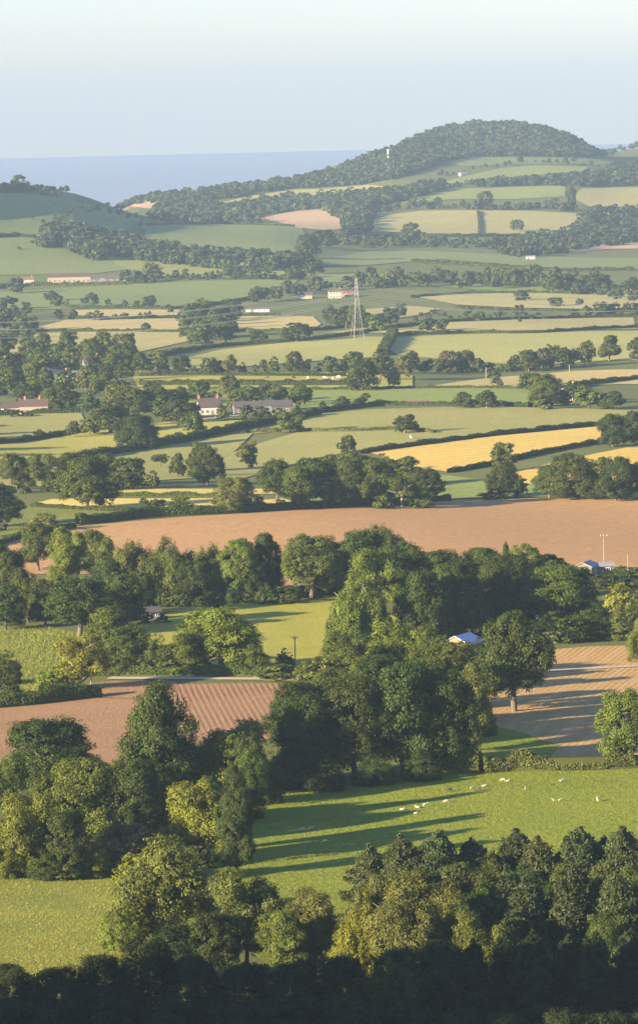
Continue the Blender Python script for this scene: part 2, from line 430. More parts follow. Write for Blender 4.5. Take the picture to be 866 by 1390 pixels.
def trunk_mb(shape, var, thick=1.0):
    g = np.random.default_rng(500 + var*7 + ord(shape[0]))
    mb = MB()
    if shape == 'con':
        mb.tube([(0, 0, -.03), (0, 0, .4), (0, 0, .96)], [.016, .011, .003], 6); return mb
    top = {'oak': .42, 'dome': .4, 'ash': .6, 'wil': .5, 'open': .5, 'bush': .3, 'tall': .8}[shape]
    r0 = {'oak': .036, 'dome': .03, 'ash': .026, 'wil': .024, 'open': .03, 'bush': .018, 'tall': .05}[shape]*thick
    bend = g.normal(0, .015, 2)
    mb.tube([(0, 0, -.03), (0, 0, .03), (bend[0], bend[1], top*.55), (bend[0]*1.4, bend[1]*1.4, top)], [r0*1.5, r0*1.05, r0*.85, r0*.55], 7)
    nb = 7 if shape in ('oak', 'open') else 5
    for i in range(nb):
        a = 6.28*i/nb + g.uniform(-.4, .4); z0 = top*g.uniform(.55, .98); rr = g.uniform(.22, .36); z1 = min(.9, z0 + g.uniform(.12, .38))
        m = ((rr*.5)*math.cos(a), (rr*.5)*math.sin(a), z0 + (z1 - z0)*.62)
        e = (rr*math.cos(a + .2), rr*math.sin(a + .2), z1)
        mb.tube([(bend[0], bend[1], z0), m, e], [r0*.5, r0*.34, r0*.1], 5)
        mb.tube([m, (m[0]*1.2 + g.uniform(-.1, .1), m[1]*1.2 + g.uniform(-.1, .1), m[2] + .16)], [r0*.26, r0*.08], 4)
    return mb
def trunk_mesh(shape, var, pale=False):
    key = ('t', shape, var, pale)
    if key not in _mcache:
        _mcache[key] = trunk_mb(shape, var, 1.25 if pale else 1).mesh('trunk', PALEBARK if pale else BARK, True)
    return _mcache[key]
def joint_mesh(shape, var, lod):
    """crown and stem in one mesh, for far small trees"""
    key = ('j', shape, var, lod)
    if key not in _mcache:
        V, Fq, T = crown_np(shape, var, lod)
        tb = MB(); tb.tube([(0, 0, -.03), (0, 0, .5)], [.03, .012], 4, cap=False)
        TV = np.concatenate(tb.V); TF = np.array(tb.Fc)
        _mcache[key] = mesh_np('tree', np.concatenate([V, TV]), np.concatenate([Fq, TF + len(V)]), [FOL, BARK],
                               mi=np.concatenate([np.zeros(len(Fq)), np.ones(len(TF))]), attr=np.concatenate([T, np.full(len(TF), .3)]))
    return _mcache[key]

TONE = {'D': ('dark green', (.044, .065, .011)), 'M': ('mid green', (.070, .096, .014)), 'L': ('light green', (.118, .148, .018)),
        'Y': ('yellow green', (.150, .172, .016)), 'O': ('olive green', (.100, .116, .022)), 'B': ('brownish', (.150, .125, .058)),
        'G': ('golden', (.20, .17, .03)), 'S': ('grey green', (.054, .072, .024)), 'K': ('shade-darkened green', (.026, .040, .012)), 'R': ('brownish', (.105, .098, .048))}  # K puts the foreground shade into the leaf colour
SHAPE = {'oak': 'spreading', 'dome': 'round', 'ash': 'loose', 'wil': 'feathery', 'open': 'open branched', 'bush': 'low', 'con': 'pointed', 'tall': 'narrow upright'}
NAME = {'oak': 'broadleaf_tree', 'dome': 'broadleaf_tree', 'ash': 'broadleaf_tree', 'wil': 'broadleaf_tree', 'open': 'broadleaf_tree', 'bush': 'bush', 'con': 'conifer_tree', 'tall': 'poplar_tree'}
NOUN = {'bush': 'bush', 'con': 'conifer', 'tall': 'poplar'}
ORD = ['first', 'second', 'third', 'fourth', 'fifth', 'sixth', 'seventh', 'eighth', 'ninth', 'tenth', 'eleventh', 'twelfth', 'thirteenth',
       'fourteenth', 'fifteenth', 'sixteenth', 'seventeenth', 'eighteenth', 'nineteenth', 'twentieth', 'twenty-first', 'twenty-second', 'twenty-third', 'twenty-fourth', 'twenty-fifth', 'twenty-sixth', 'twenty-seventh', 'twenty-eighth', 'twenty-ninth', 'thirtieth', 'thirty-first','thirty-second','thirty-third','thirty-fourth','thirty-fifth']
TREES = []       # dicts
def cluster(phrase, items):
    """items: (x, base y, width, height, shape, tone[, own label])  in photo pixels"""
    for it in items:
        TREES.append(dict(x=it[0], y=it[1], w=it[2], h=it[3], s=it[4], t=it[5], lab=it[6] if len(it) > 6 else None, c=phrase))
def row(phrase, pts, n, hr, shapes='oak oak ash bush', tones='D M M O', jy=2.0, wr=(.85, 1.35), seed=1):
    g = np.random.default_rng(seed); pts = np.array(pts, float)
    seg = np.linalg.norm(np.diff(pts, axis=0), axis=1); cum = np.concatenate([[0], np.cumsum(seg)])
    sh = shapes.split(); tn = tones.split(); it = []
    for i in range(n):
        s = cum[-1]*min(.999, max(0, (i + .5 + g.uniform(-.35, .35))/n)); k = min(np.searchsorted(cum, s, 'right') - 1, len(seg) - 1)
        p = pts[k] + (pts[k+1] - pts[k])*(s - cum[k])/seg[k]
        h = g.uniform(*hr)*(1 if g.random() < .8 else .7)
        q = sh[g.integers(len(sh))]
        if q == 'bush': h *= .7
        it.append((p[0], p[1] + g.uniform(-jy, jy), h*g.uniform(*wr), h, q, tn[g.integers(len(tn))]))
    cluster(phrase, it)
def clump(phrase, poly, n, hr, shapes='oak oak ash bush', tones='D M M O', wr=(.85, 1.3), seed=1):
    g = np.random.default_rng(seed); it = []
    P = sample_poly(poly, n, g, mind=hr[0]*.5)
    sh = shapes.split(); tn = tones.split()
    for p in P:
        h = g.uniform(*hr); q = sh[g.integers(len(sh))]
        if q == 'bush': h *= .7
        it.append((p[0], p[1], h*g.uniform(*wr), h, q, tn[g.integers(len(tn))]))
    cluster(phrase, it)
def pip(poly, P):
    poly = np.asarray(poly, float); x, y = P[:, 0], P[:, 1]; ins = np.zeros(len(P), bool); n = len(poly)
    for i in range(n):
        x0, y0 = poly[i]; x1, y1 = poly[(i+1) % n]
        if y0 == y1: continue
        c = ((y0 > y) != (y1 > y)) & (x < (x1 - x0)*(y - y0)/(y1 - y0) + x0)
        ins ^= c
    return ins
def sample_poly(poly, n, g, mind=0.0):
    poly = np.asarray(poly, float); lo, hi = poly.min(0), poly.max(0); out = []
    for _ in range(n*60):
        p = lo + (hi - lo)*g.random(2)
        if not pip(poly, p[None])[0]: continue
        if mind and any(abs(p[0]-q[0]) < mind and abs(p[1]-q[1]) < mind*.5 for q in out): continue
        out.append(p)
        if len(out) >= n: break
    return np.array(out)

def make_trees(limit=300):
    P = at([t['x'] for t in TREES], [t['y'] for t in TREES])
    # ordinals from the left within each named cluster
    for t, p in zip(TREES, P): t['p'] = p; t['k'] = ppm(p)
    groups = {}
    for t in TREES: groups.setdefault((t['c'], NOUN.get(t['s'], 'tree')), []).append(t)
    for (c, noun), ts in groups.items():
        ts.sort(key=lambda q: q['x'])
        for i, t in enumerate(ts):
            if t['lab']: continue
            if c.startswith('beyond'): t['lab'] = 'tree beyond the view'; continue
            w = f"{TONE[t['t']][0]} {SHAPE[t['s']]} {noun}"
            if len(ts) == 1: t['lab'] = f"{w} {c}"
            elif i == 0: t['lab'] = f"{w}, leftmost {c}"
            elif i == len(ts) - 1: t['lab'] = f"{w}, rightmost {c}"
            else: t['lab'] = f"{w}, {ORD[i]} from left {c}"
    order = {}
    for kind in ('bush', 'con', 'x'):
        sel = [t for t in TREES if (t['s'] == kind if kind != 'x' else t['s'] not in ('bush', 'con'))]
        sel.sort(key=lambda q: (q['c'].startswith('beyond'), -q['w']*q['h']))
        for i, t in enumerate(sel): t['ind'] = not t['c'].startswith('beyond') and i < (limit if kind == 'x' else 110)
    g = np.random.default_rng(77)
    stuff = []
    for t in TREES:
        k = t['k']; H = t['h']/k; W = t['w']/k; p = t['p']
        v = int(g.integers(NVAR[t['s']])); rz = g.uniform(0, 6.28)
        lod = 'x' if t['h'] > 85 else 'h' if t['h'] > 45 else 'm' if t['h'] > 24 else 'l' if t['h'] > 13 else 's'
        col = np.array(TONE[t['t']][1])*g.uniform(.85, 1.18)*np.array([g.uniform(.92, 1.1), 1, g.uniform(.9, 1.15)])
        if H > 26 or H < 1.5: print('TREE SIZE', round(H, 1), round(W, 1), t['x'], t['y'], t['c'])
        if not t['ind']:
            stuff.append((t, v, rz, W, H)); continue
        loc = (p[0], p[1], p[2] - .15); sc = (W, W, H); col = (*col, 1)
        if t['h'] < 24 and t['s'] != 'bush' or t['s'] == 'bush' and t['h'] < 18:
            r = link(NAME[t['s']], joint_mesh(t['s'], v, lod), None, loc); r.scale = sc; r.rotation_euler = (0, 0, rz); r.color = col
        else:
            r = empty(NAME[t['s']], loc, rz)
            c = link('crown' if t['s'] != 'bush' else 'foliage', crown_mesh(t['s'], v, lod), r); c.scale = sc; c.color = col
            tr = link('trunk' if t['s'] != 'bush' else 'stem', trunk_mesh(t['s'], v, 'pale' in t['lab']), r); tr.scale = sc
        if len(t['lab'].split()) > 16: print('LONG', t['lab'])
        tag(r, t['lab'], NOUN.get(t['s'], 'tree'), ('bushes ' if t['s'] == 'bush' else 'trees ') + t['c'])
    if stuff:
        Vs, Fs, Ts, n = [], [], [], 0
        for t, v, rz, W, H in stuff:
            V, Fq, T = crown_np(t['s'], v, 's' if t['h'] < 16 else 'l' if t['h'] < 40 else 'm')
            ca, sa = math.cos(rz), math.sin(rz)
            X = np.stack([(V[:, 0]*ca - V[:, 1]*sa)*W, (V[:, 0]*sa + V[:, 1]*ca)*W, V[:, 2]*H - .2], 1) + t['p']
            Vs.append(X); Fs.append(Fq + n); n += len(X); Ts.append(np.clip(T*.7 + .3*g.random(), 0, 1))
        o = link('distant_and_outlying_trees', mesh_np('distant_and_outlying_trees', np.concatenate(Vs), np.concatenate(Fs), [FOL], attr=np.concatenate(Ts)))  # also holds the unseen trees past both edges of the view
        o.color = (.06, .082, .026, 1)
        tag(o, 'small hedgerow trees across the hazy far fields, plus unseen trees beyond the view', 'trees', kind='stuff')
    print('TREES', len(TREES), 'individual', len(TREES) - len(stuff))

def woodland(name, label, poly, npx, hr, col, seed=3, wr=(.9, 1.5)):
    """a far wood that reads as one mass: many small crowns on the ground inside the outline"""
    g = np.random.default_rng(seed)
    poly = np.array(poly, float)
    a = abs(np.sum(poly[:, 0]*np.roll(poly[:, 1], -1) - np.roll(poly[:, 0], -1)*poly[:, 1]))/2
    lo, hi = poly.min(0), poly.max(0); n = int(a/npx)
    Q = lo + (hi - lo)*g.random((n*4 + 50, 2)); Q = Q[pip(poly, Q)][:n]
    P = at(Q[:, 0], Q[:, 1])
    Vs, Fs, Ts, m = [], [], [], 0
    for p in P:
        H = g.uniform(*hr); W = H*g.uniform(*wr); s = ('oak', 'dome', 'ash', 'bush')[g.integers(4)]; v = int(g.integers(NVAR[s]))
        V, Fq, T = crown_np(s, v, 's'); rz = g.uniform(0, 6.28); ca, sa = math.cos(rz), math.sin(rz)
        X = np.stack([(V[:, 0]*ca - V[:, 1]*sa)*W, (V[:, 0]*sa + V[:, 1]*ca)*W, V[:, 2]*H - 1.0], 1) + p
        Vs.append(X); Fs.append(Fq + m); m += len(X); Ts.append(np.clip(T*.4 + .75*g.random() - .05, 0, 1))
    o = link(name, mesh_np(name, np.concatenate(Vs), np.concatenate(Fs), [FOL], attr=np.concatenate(Ts)))
    o.color = (*col, 1)  # col is lightened to stand in for part of the distance haze
    return tag(o, label, 'woodland', kind='stuff')

# ------------------------------------------------------------------ hedges
def resample(P, step):
    seg = np.linalg.norm(np.diff(P[:, :2], axis=0), axis=1); cum = np.concatenate([[0], np.cumsum(seg)])
    n = max(2, int(cum[-1]/step) + 1); s = np.linspace(0, cum[-1], n)
    return np.stack([np.interp(s, cum, P[:, i]) for i in range(2)], 1), cum[-1]
def densify(pts, per=14):
    pts = np.array(pts, float); out = []
    for a, b in zip(pts[:-1], pts[1:]):
        for i in range(per): out.append(a + (b - a)*i/per)
    out.append(pts[-1]); return np.array(out)
def smooth_path(pts):
    pts = np.array(pts, float)
    if len(pts) < 3: return densify(pts)
    s = np.concatenate([[0], np.cumsum(np.linalg.norm(np.diff(pts, axis=0), axis=1))]); q = np.linspace(0, s[-1], 14*(len(pts) - 1) + 1)
    return np.stack([pchip(s, pts[:, 0], q), pchip(s, pts[:, 1], q)], 1)
def hedge(label, pts, h=2.0, w=2.0, tone='D', seed=1, rough=.17):
    g = np.random.default_rng(seed + len(label))
    px = smooth_path(pts)
    P = at(px[:, 0], px[:, 1]); k = ppm(P[len(P)//2])
    if k < 4.5: h *= .76; w *= .85
    leaf = max(.3, 1.5/k)
    Q, Ln = resample(P, max(1.0, leaf*1.5))
    n = int(min(26000, max(150, Ln*(2*h + w)*2.2/(leaf*leaf*.7))))
    s = g.random(n)*(len(Q) - 1); i = np.minimum(s.astype(int), len(Q) - 2); f = (s - i)[:, None]
    T = nrmz(Q[i+1] - Q[i]); C = Q[i] + (Q[i+1] - Q[i])*f
    hm = 1 + rough*np.interp(s, np.arange(len(Q)), np.convolve(g.normal(size=len(Q) + 4), np.ones(5)/2.2, 'valid')[:len(Q)])
    hm = np.clip(hm, .55, 1.8)
    a = g.uniform(-.15*math.pi, 1.15*math.pi, n); rr = g.uniform(.72, 1.04, n)
    cx = np.sign(np.cos(a))*np.abs(np.cos(a))**.6*w/2*rr; cz = (.5 + .5*np.sign(np.sin(a))*np.abs(np.sin(a))**.7)*h*hm*rr
    nx = np.stack([-T[:, 1], T[:, 0]], 1)
    X = np.stack([C[:, 0] + nx[:, 0]*cx, C[:, 1] + nx[:, 1]*cx, np.zeros(n)], 1)
    X[:, 2] = zfun(X[:, 0], X[:, 1]) + np.maximum(cz, .05)
    nn = nrmz(np.stack([nx[:, 0]*np.cos(a), nx[:, 1]*np.cos(a), .3 + np.sin(a)], 1) + .55*g.normal(size=(n, 3)))
    V, Fq = leaf_quads(X, nn, leaf, g)
    tint = np.clip(g.random(n)*.6 + .4*np.interp(s, np.arange(len(Q)), g.random(len(Q))), 0, 1)
    # inner mass of twigs so the hedge is not hollow
    nQ = len(Q); Tq = nrmz(np.gradient(Q, axis=0)); nq = np.stack([-Tq[:, 1], Tq[:, 0]], 1); z = zfun(Q[:, 0], Q[:, 1])
    prof = [(-.40, -.1), (-.38, .6), (-.2, .8), (.2, .8), (.38, .6), (.40, -.1)]
    IV = np.concatenate([np.stack([Q[:, 0] + nq[:, 0]*a_*w, Q[:, 1] + nq[:, 1]*a_*w, z + b_*h], 1) for a_, b_ in prof])
    IF = []
    for c in range(5):
        j = np.arange(nQ - 1); IF.append(np.stack([c*nQ + j, c*nQ + j + 1, (c+1)*nQ + j + 1, (c+1)*nQ + j], 1))
    IF = np.concatenate(IF)
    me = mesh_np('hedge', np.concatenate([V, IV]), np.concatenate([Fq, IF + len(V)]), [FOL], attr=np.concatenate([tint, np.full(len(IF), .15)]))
    o = link('hedge', me); o.color = (*TONE[tone][1], 1)
    return tag(o, label, 'hedge', 'hedgerows between the fields')

# ------------------------------------------------------------------ ground sheets
ROWS = np.concatenate([np.arange(-420, 480, 30), np.arange(480, 1100, 10), np.arange(1100, 2000, 14), np.arange(2000, 3600, 22), np.arange(3600, 6700, 25), np.arange(6700, 9600, 120)]).astype(float)
NC = 96
TX = np.linspace(-1, 1, NC)
WID = np.maximum(460, .15*ROWS + 60)
GX = TX[None]*WID[:, None]; GY = np.broadcast_to(ROWS[:, None], GX.shape); GZt = zfun(GX, GY)
def ground(mat):
    V = np.stack([GX, GY, GZt], 2).reshape(-1, 3)
    r = np.arange(len(ROWS) - 1)[:, None]*NC; c = np.arange(NC - 1)[None]
    a = (r + c).ravel(); b = a + 1; d = a + NC; e = d + 1
    F3 = np.concatenate([np.stack([a, b, e], 1), np.stack([a, e, d], 1)])
    me = mesh_np('ground', V, F3, [mat]); o = link('ground', me)
    return o
def clip_half(P, a, b):
    out = []; n = len(P)
    ex, ey = b[0]-a[0], b[1]-a[1]
    D = [ex*(p[1]-a[1]) - ey*(p[0]-a[0]) for p in P]
    for i in range(n):
        p, q = P[i], P[(i+1) % n]; dp, dq = D[i], D[(i+1) % n]
        if dp >= 0: out.append(p)
        if (dp > 0 and dq < 0) or (dp < 0 and dq > 0):
            t = dp/(dp - dq); out.append((p[0] + t*(q[0]-p[0]), p[1] + t*(q[1]-p[1])))
    return out
_fk = [0]
def sheet_world(name, W, mat, label, cat, lift=None):
    """lay a world-space outline (n,2) on the ground, following its triangles exactly"""
    _fk[0] += 1
    off = lift if lift is not None else .03 + .012*_fk[0]
    lo, hi = W.min(0), W.max(0)
    V, Fc = [], []
    Wl = [tuple(p) for p in W]
    j0 = max(0, np.searchsorted(ROWS, lo[1]) - 1); j1 = min(len(ROWS) - 1, np.searchsorted(ROWS, hi[1]) + 1)
    for j in range(j0, j1):
        y0, y1 = ROWS[j], ROWS[j+1]
        band = clip_half(clip_half(Wl, (0, y0), (1, y0)), (1, y1), (0, y1))
        if len(band) < 3: continue
        bx = [p[0] for p in band]
        for i in range(NC - 1):
            xl = min(GX[j, i], GX[j+1, i]); xr = max(GX[j, i+1], GX[j+1, i+1])
            if xr < min(bx) or xl > max(bx): continue
            A = (GX[j, i], y0, GZt[j, i]); B = (GX[j, i+1], y0, GZt[j, i+1]); E = (GX[j+1, i+1], y1, GZt[j+1, i+1]); Dd = (GX[j+1, i], y1, GZt[j+1, i])
            for tri in ((A, B, E), (A, E, Dd)):
                P = clip_half(band, tri[0], tri[1])
                if len(P) >= 3: P = clip_half(P, tri[1], tri[2])
                if len(P) >= 3: P = clip_half(P, tri[2], tri[0])
                if len(P) < 3: continue
                Q = []
                for p in P:
                    if not Q or abs(p[0]-Q[-1][0]) + abs(p[1]-Q[-1][1]) > 1e-4: Q.append(p)
                if len(Q) > 1 and abs(Q[0][0]-Q[-1][0]) + abs(Q[0][1]-Q[-1][1]) < 1e-4: Q.pop()
                if len(Q) < 3: continue
                (x1, yy1, z1), (x2, yy2, z2), (x3, yy3, z3) = tri
                den = (yy2-yy3)*(x1-x3) + (x3-x2)*(yy1-yy3); idx = []
                for p in Q:
                    l1 = ((yy2-yy3)*(p[0]-x3) + (x3-x2)*(p[1]-yy3))/den; l2 = ((yy3-yy1)*(p[0]-x3) + (x1-x3)*(p[1]-yy3))/den
                    idx.append(len(V)); V.append((p[0], p[1], l1*z1 + l2*z2 + (1-l1-l2)*z3 + off))
                Fc.append(idx)
    if not Fc: print('EMPTY SHEET', name, label); return None
    me = bpy.data.meshes.new(name); me.from_pydata(V, [], Fc); me.materials.append(mat); me.update()
    o = link(name, me)
    return tag(o, label, cat, kind='structure')
def field(name, label, poly, mat):
    P = np.array(poly, float); per = 10; out = []
    for i in range(len(P)):
        a, b = P[i], P[(i+1) % len(P)]
        for k in range(per): out.append(a + (b - a)*k/per)
    out = np.array(out); W = at(out[:, 0], out[:, 1])[:, :2]
    A = np.sum(W[:, 0]*np.roll(W[:, 1], -1) - np.roll(W[:, 0], -1)*W[:, 1])
    if A < 0: W = W[::-1]
    return sheet_world(name, W, mat, label, 'field' if 'field' in name or name in ('meadow', 'pasture') else name.replace('_', ' '))
def track(name, label, pts, width, mat, cat='track'):
    px = smooth_path(pts); Q, L = resample(at(px[:, 0], px[:, 1]), 6.0)
    T = nrmz(np.gradient(Q, axis=0)); nx = np.stack([-T[:, 1], T[:, 0]], 1)
    W = np.concatenate([Q - nx*width/2, (Q + nx*width/2)[::-1]])
    A = np.sum(W[:, 0]*np.roll(W[:, 1], -1) - np.roll(W[:, 0], -1)*W[:, 1])
    if A < 0: W = W[::-1]
    return sheet_world(name, W, mat, label, cat, lift=.75 if at1(*pts[0])[1] > 1700 else .2)
# ------------------------------------------------------------------ light and air
SUN_AZ = math.atan2(-0.86, -0.51)      # direction towards the sun, x = east, y = away from the viewer
SUN_EL = R(15.0)
to_sun = Vector((-0.86*math.cos(SUN_EL), -0.51*math.cos(SUN_EL), math.sin(SUN_EL))).normalized()
w = bpy.data.worlds.new('World'); scene.world = w; w.use_nodes = True
nt = w.node_tree; nt.nodes.clear()
sky = nt.nodes.new('ShaderNodeTexSky'); sky.sky_type = 'NISHITA'; sky.sun_disc = False
sky.sun_elevation = SUN_EL; sky.sun_rotation = math.atan2(to_sun.x, to_sun.y)
sky.altitude = 100; sky.air_density = 1.0; sky.dust_density = 0.4; sky.ozone_density = 3.0
bg = nt.nodes.new('ShaderNodeBackground'); bg.inputs['Strength'].default_value = SKY_STR
wo = nt.nodes.new('ShaderNodeOutputWorld')
tn = nt.nodes.new('ShaderNodeMix'); tn.data_type = 'RGBA'; tn.blend_type = 'MULTIPLY'; tn.inputs['Factor'].default_value = 1; tn.inputs['B'].default_value = (.915, .93, 1.22, 1)
nt.links.new(sky.outputs[0], tn.inputs['A']); nt.links.new(tn.outputs['Result'], bg.inputs['Color']); nt.links.new(bg.outputs[0], wo.inputs['Surface'])
sl = bpy.data.lights.new('sun', 'SUN'); sl.energy = SUN_STR; sl.angle = R(.5); sl.color = (1.0, .80, .53)
so = bpy.data.objects.new('sun', sl); COL.objects.link(so); so.rotation_euler = to_sun.to_track_quat('Z', 'Y').to_euler()
scene.view_settings.view_transform = 'Standard'; scene.view_settings.look = 'None'; scene.view_settings.exposure = EXPO; scene.view_settings.gamma = 1
scene.render.engine = 'CYCLES'
cy = scene.cycles
cy.max_bounces = 4; cy.diffuse_bounces = 2; cy.glossy_bounces = 2; cy.transmission_bounces = 3; cy.volume_bounces = 1; cy.transparent_max_bounces = 4
cy.use_adaptive_sampling = False; cy.use_denoising = True
try:
    cy.denoiser = 'OPENIMAGEDENOISE'; cy.denoising_input_passes = 'RGB_ALBEDO_NORMAL'; cy.denoising_prefilter = 'ACCURATE'
except Exception: pass
cy.sample_clamp_indirect = 6

if HAZE > 0:
    mb = MB(); mb.box((0, 7850, -92), (9400, 16700, 370))
    hm, hnt, hout = newmat('haze')
    pv = hnt.nodes.new('ShaderNodeVolumePrincipled'); pv.inputs['Density'].default_value = HAZE; pv.inputs['Color'].default_value = (*HAZE_COL, 1); pv.inputs['Anisotropy'].default_value = 0.0
    hnt.links.new(pv.outputs[0], hout.inputs['Volume'])
    try: hm.cycles.homogeneous_volume = True
    except Exception: pass
    tag(mb.build('haze', hm), 'thin blue summer haze lying over the whole vale', 'haze', kind='stuff')

# ------------------------------------------------------------------ ground, sea
G = ground(field_mat('rough_pasture', (.115, .135, .032), (.15, .155, .042), .02, bump=.5))
tag(G, 'rolling green pasture land of the vale and its hills', 'ground', kind='structure')
sm, snt, sout = newmat('sea_water')
sb = N(snt, 'ShaderNodeBsdfPrincipled'); sb.inputs['Base Color'].default_value = (.25, .28, .325, 1); sb.inputs['Roughness'].default_value = .5; sb.inputs['Specular IOR Level'].default_value = .25
sn = N(snt, 'ShaderNodeTexNoise'); sn.inputs['Scale'].default_value = .004; sg = N(snt, 'ShaderNodeNewGeometry'); snt.links.new(sg.outputs['Position'], sn.inputs['Vector'])
sbp = N(snt, 'ShaderNodeBump'); sbp.inputs['Strength'].default_value = .05; snt.links.new(sn.outputs['Fac'], sbp.inputs['Height']); snt.links.new(sbp.outputs[0], sb.inputs['Normal'])
snt.links.new(sb.outputs[0], sout.inputs['Surface'])
mb = MB(); mb.add([(-4500, 4200, SEA), (4500, 4200, SEA), (4500, 16000, SEA), (-4500, 16000, SEA)], [[0, 1, 2, 3]])
tag(mb.build('sea', sm), 'calm blue sea reaching the horizon behind the hills', 'sea', kind='structure')

# ------------------------------------------------------------------ field surfaces
gr = field_mat('sheep_grass', (.165, .208, .020), (.215, .24, .026), .05, bump=1.0, fine=1.1)
rough = field_mat('rough_grass', (.285, .27, .045), (.185, .21, .032), .07, bump=.35, fine=1.4, patch=.3)
yel = field_mat('yellow_meadow', (.38, .345, .048), (.29, .29, .042), .04, bump=.4, fine=1.3)
scrub = field_mat('scrub_grass', (.22, .23, .045), (.15, .18, .03), .08, bump=1.0, fine=.9)
brown = field_mat('drilled_soil', (.47, .29, .10), (.40, .25, .088), .02, furrow=(13.5, 1.3, .04, 1.5), stripe=(13.5, 6, .22, (.54, .40, .21)), bump=.3)
pinkn = field_mat('furrowed_soil', (.34, .20, .098), (.28, .16, .08), .05, furrow=(-5, 1.2, .055, 6.0), bump=.6)
pink2 = field_mat('red_soil_rough', (.35, .21, .10), (.29, .17, .082), .06, bump=.9, fine=1.6)
pink = field_mat('red_soil', (.455, .265, .10), (.40, .232, .088), .008, stripe=(83, 11, .12, (.46, .26, .16)), bump=.15, fine=.6)
gold = field_mat('barley_stubble', (.60, .425, .088), (.52, .365, .075), .015, stripe=(76, 13, .30, (.70, .53, .15)), bump=.2, fine=.5)
goldp = field_mat('pale_barley', (.62, .49, .12), (.55, .43, .10), .02, bump=.25)
strip = field_mat('yellow_strip', (.40, .36, .062), (.33, .31, .055), .02, bump=.3)
pale = field_mat('pale_grass', (.325, .30, .078), (.265, .258, .066), .012, stripe=(86, 14, .25, (.29, .29, .11)), bump=.4, fine=.5)
palw = field_mat('pale_hay', (.38, .36, .092), (.32, .315, .08), .01, stripe=(70, 20, .3, (.38, .36, .14)), bump=.25, fine=.4)
mead = field_mat('short_green', (.20, .25, .05), (.23, .27, .058), .01, bump=.2, fine=.4)
hillg = field_mat('hill_green', (.16, .20, .055), (.20, .225, .06), .01, bump=.3, fine=.3)
hilly = field_mat('hill_yellow', (.27, .28, .07), (.23, .25, .065), .01, bump=.3, fine=.3)
tan = field_mat('tan_crop', (.49, .385, .13), (.43, .34, .11), .008, stripe=(80, 18, .25, (.44, .36, .18)), bump=.2, fine=.3)
tang = field_mat('tan_green_crop', (.41, .35, .115), (.34, .30, .095), .008, stripe=(10, 22, .25, (.40, .34, .16)), bump=.2, fine=.3)
peach = field_mat('peach_soil', (.52, .35, .20), (.46, .31, .17), .01, bump=.2, fine=.3)
dirt = plain('pale_track', (.46, .37, .26), .95, var=.2, scale=.3)

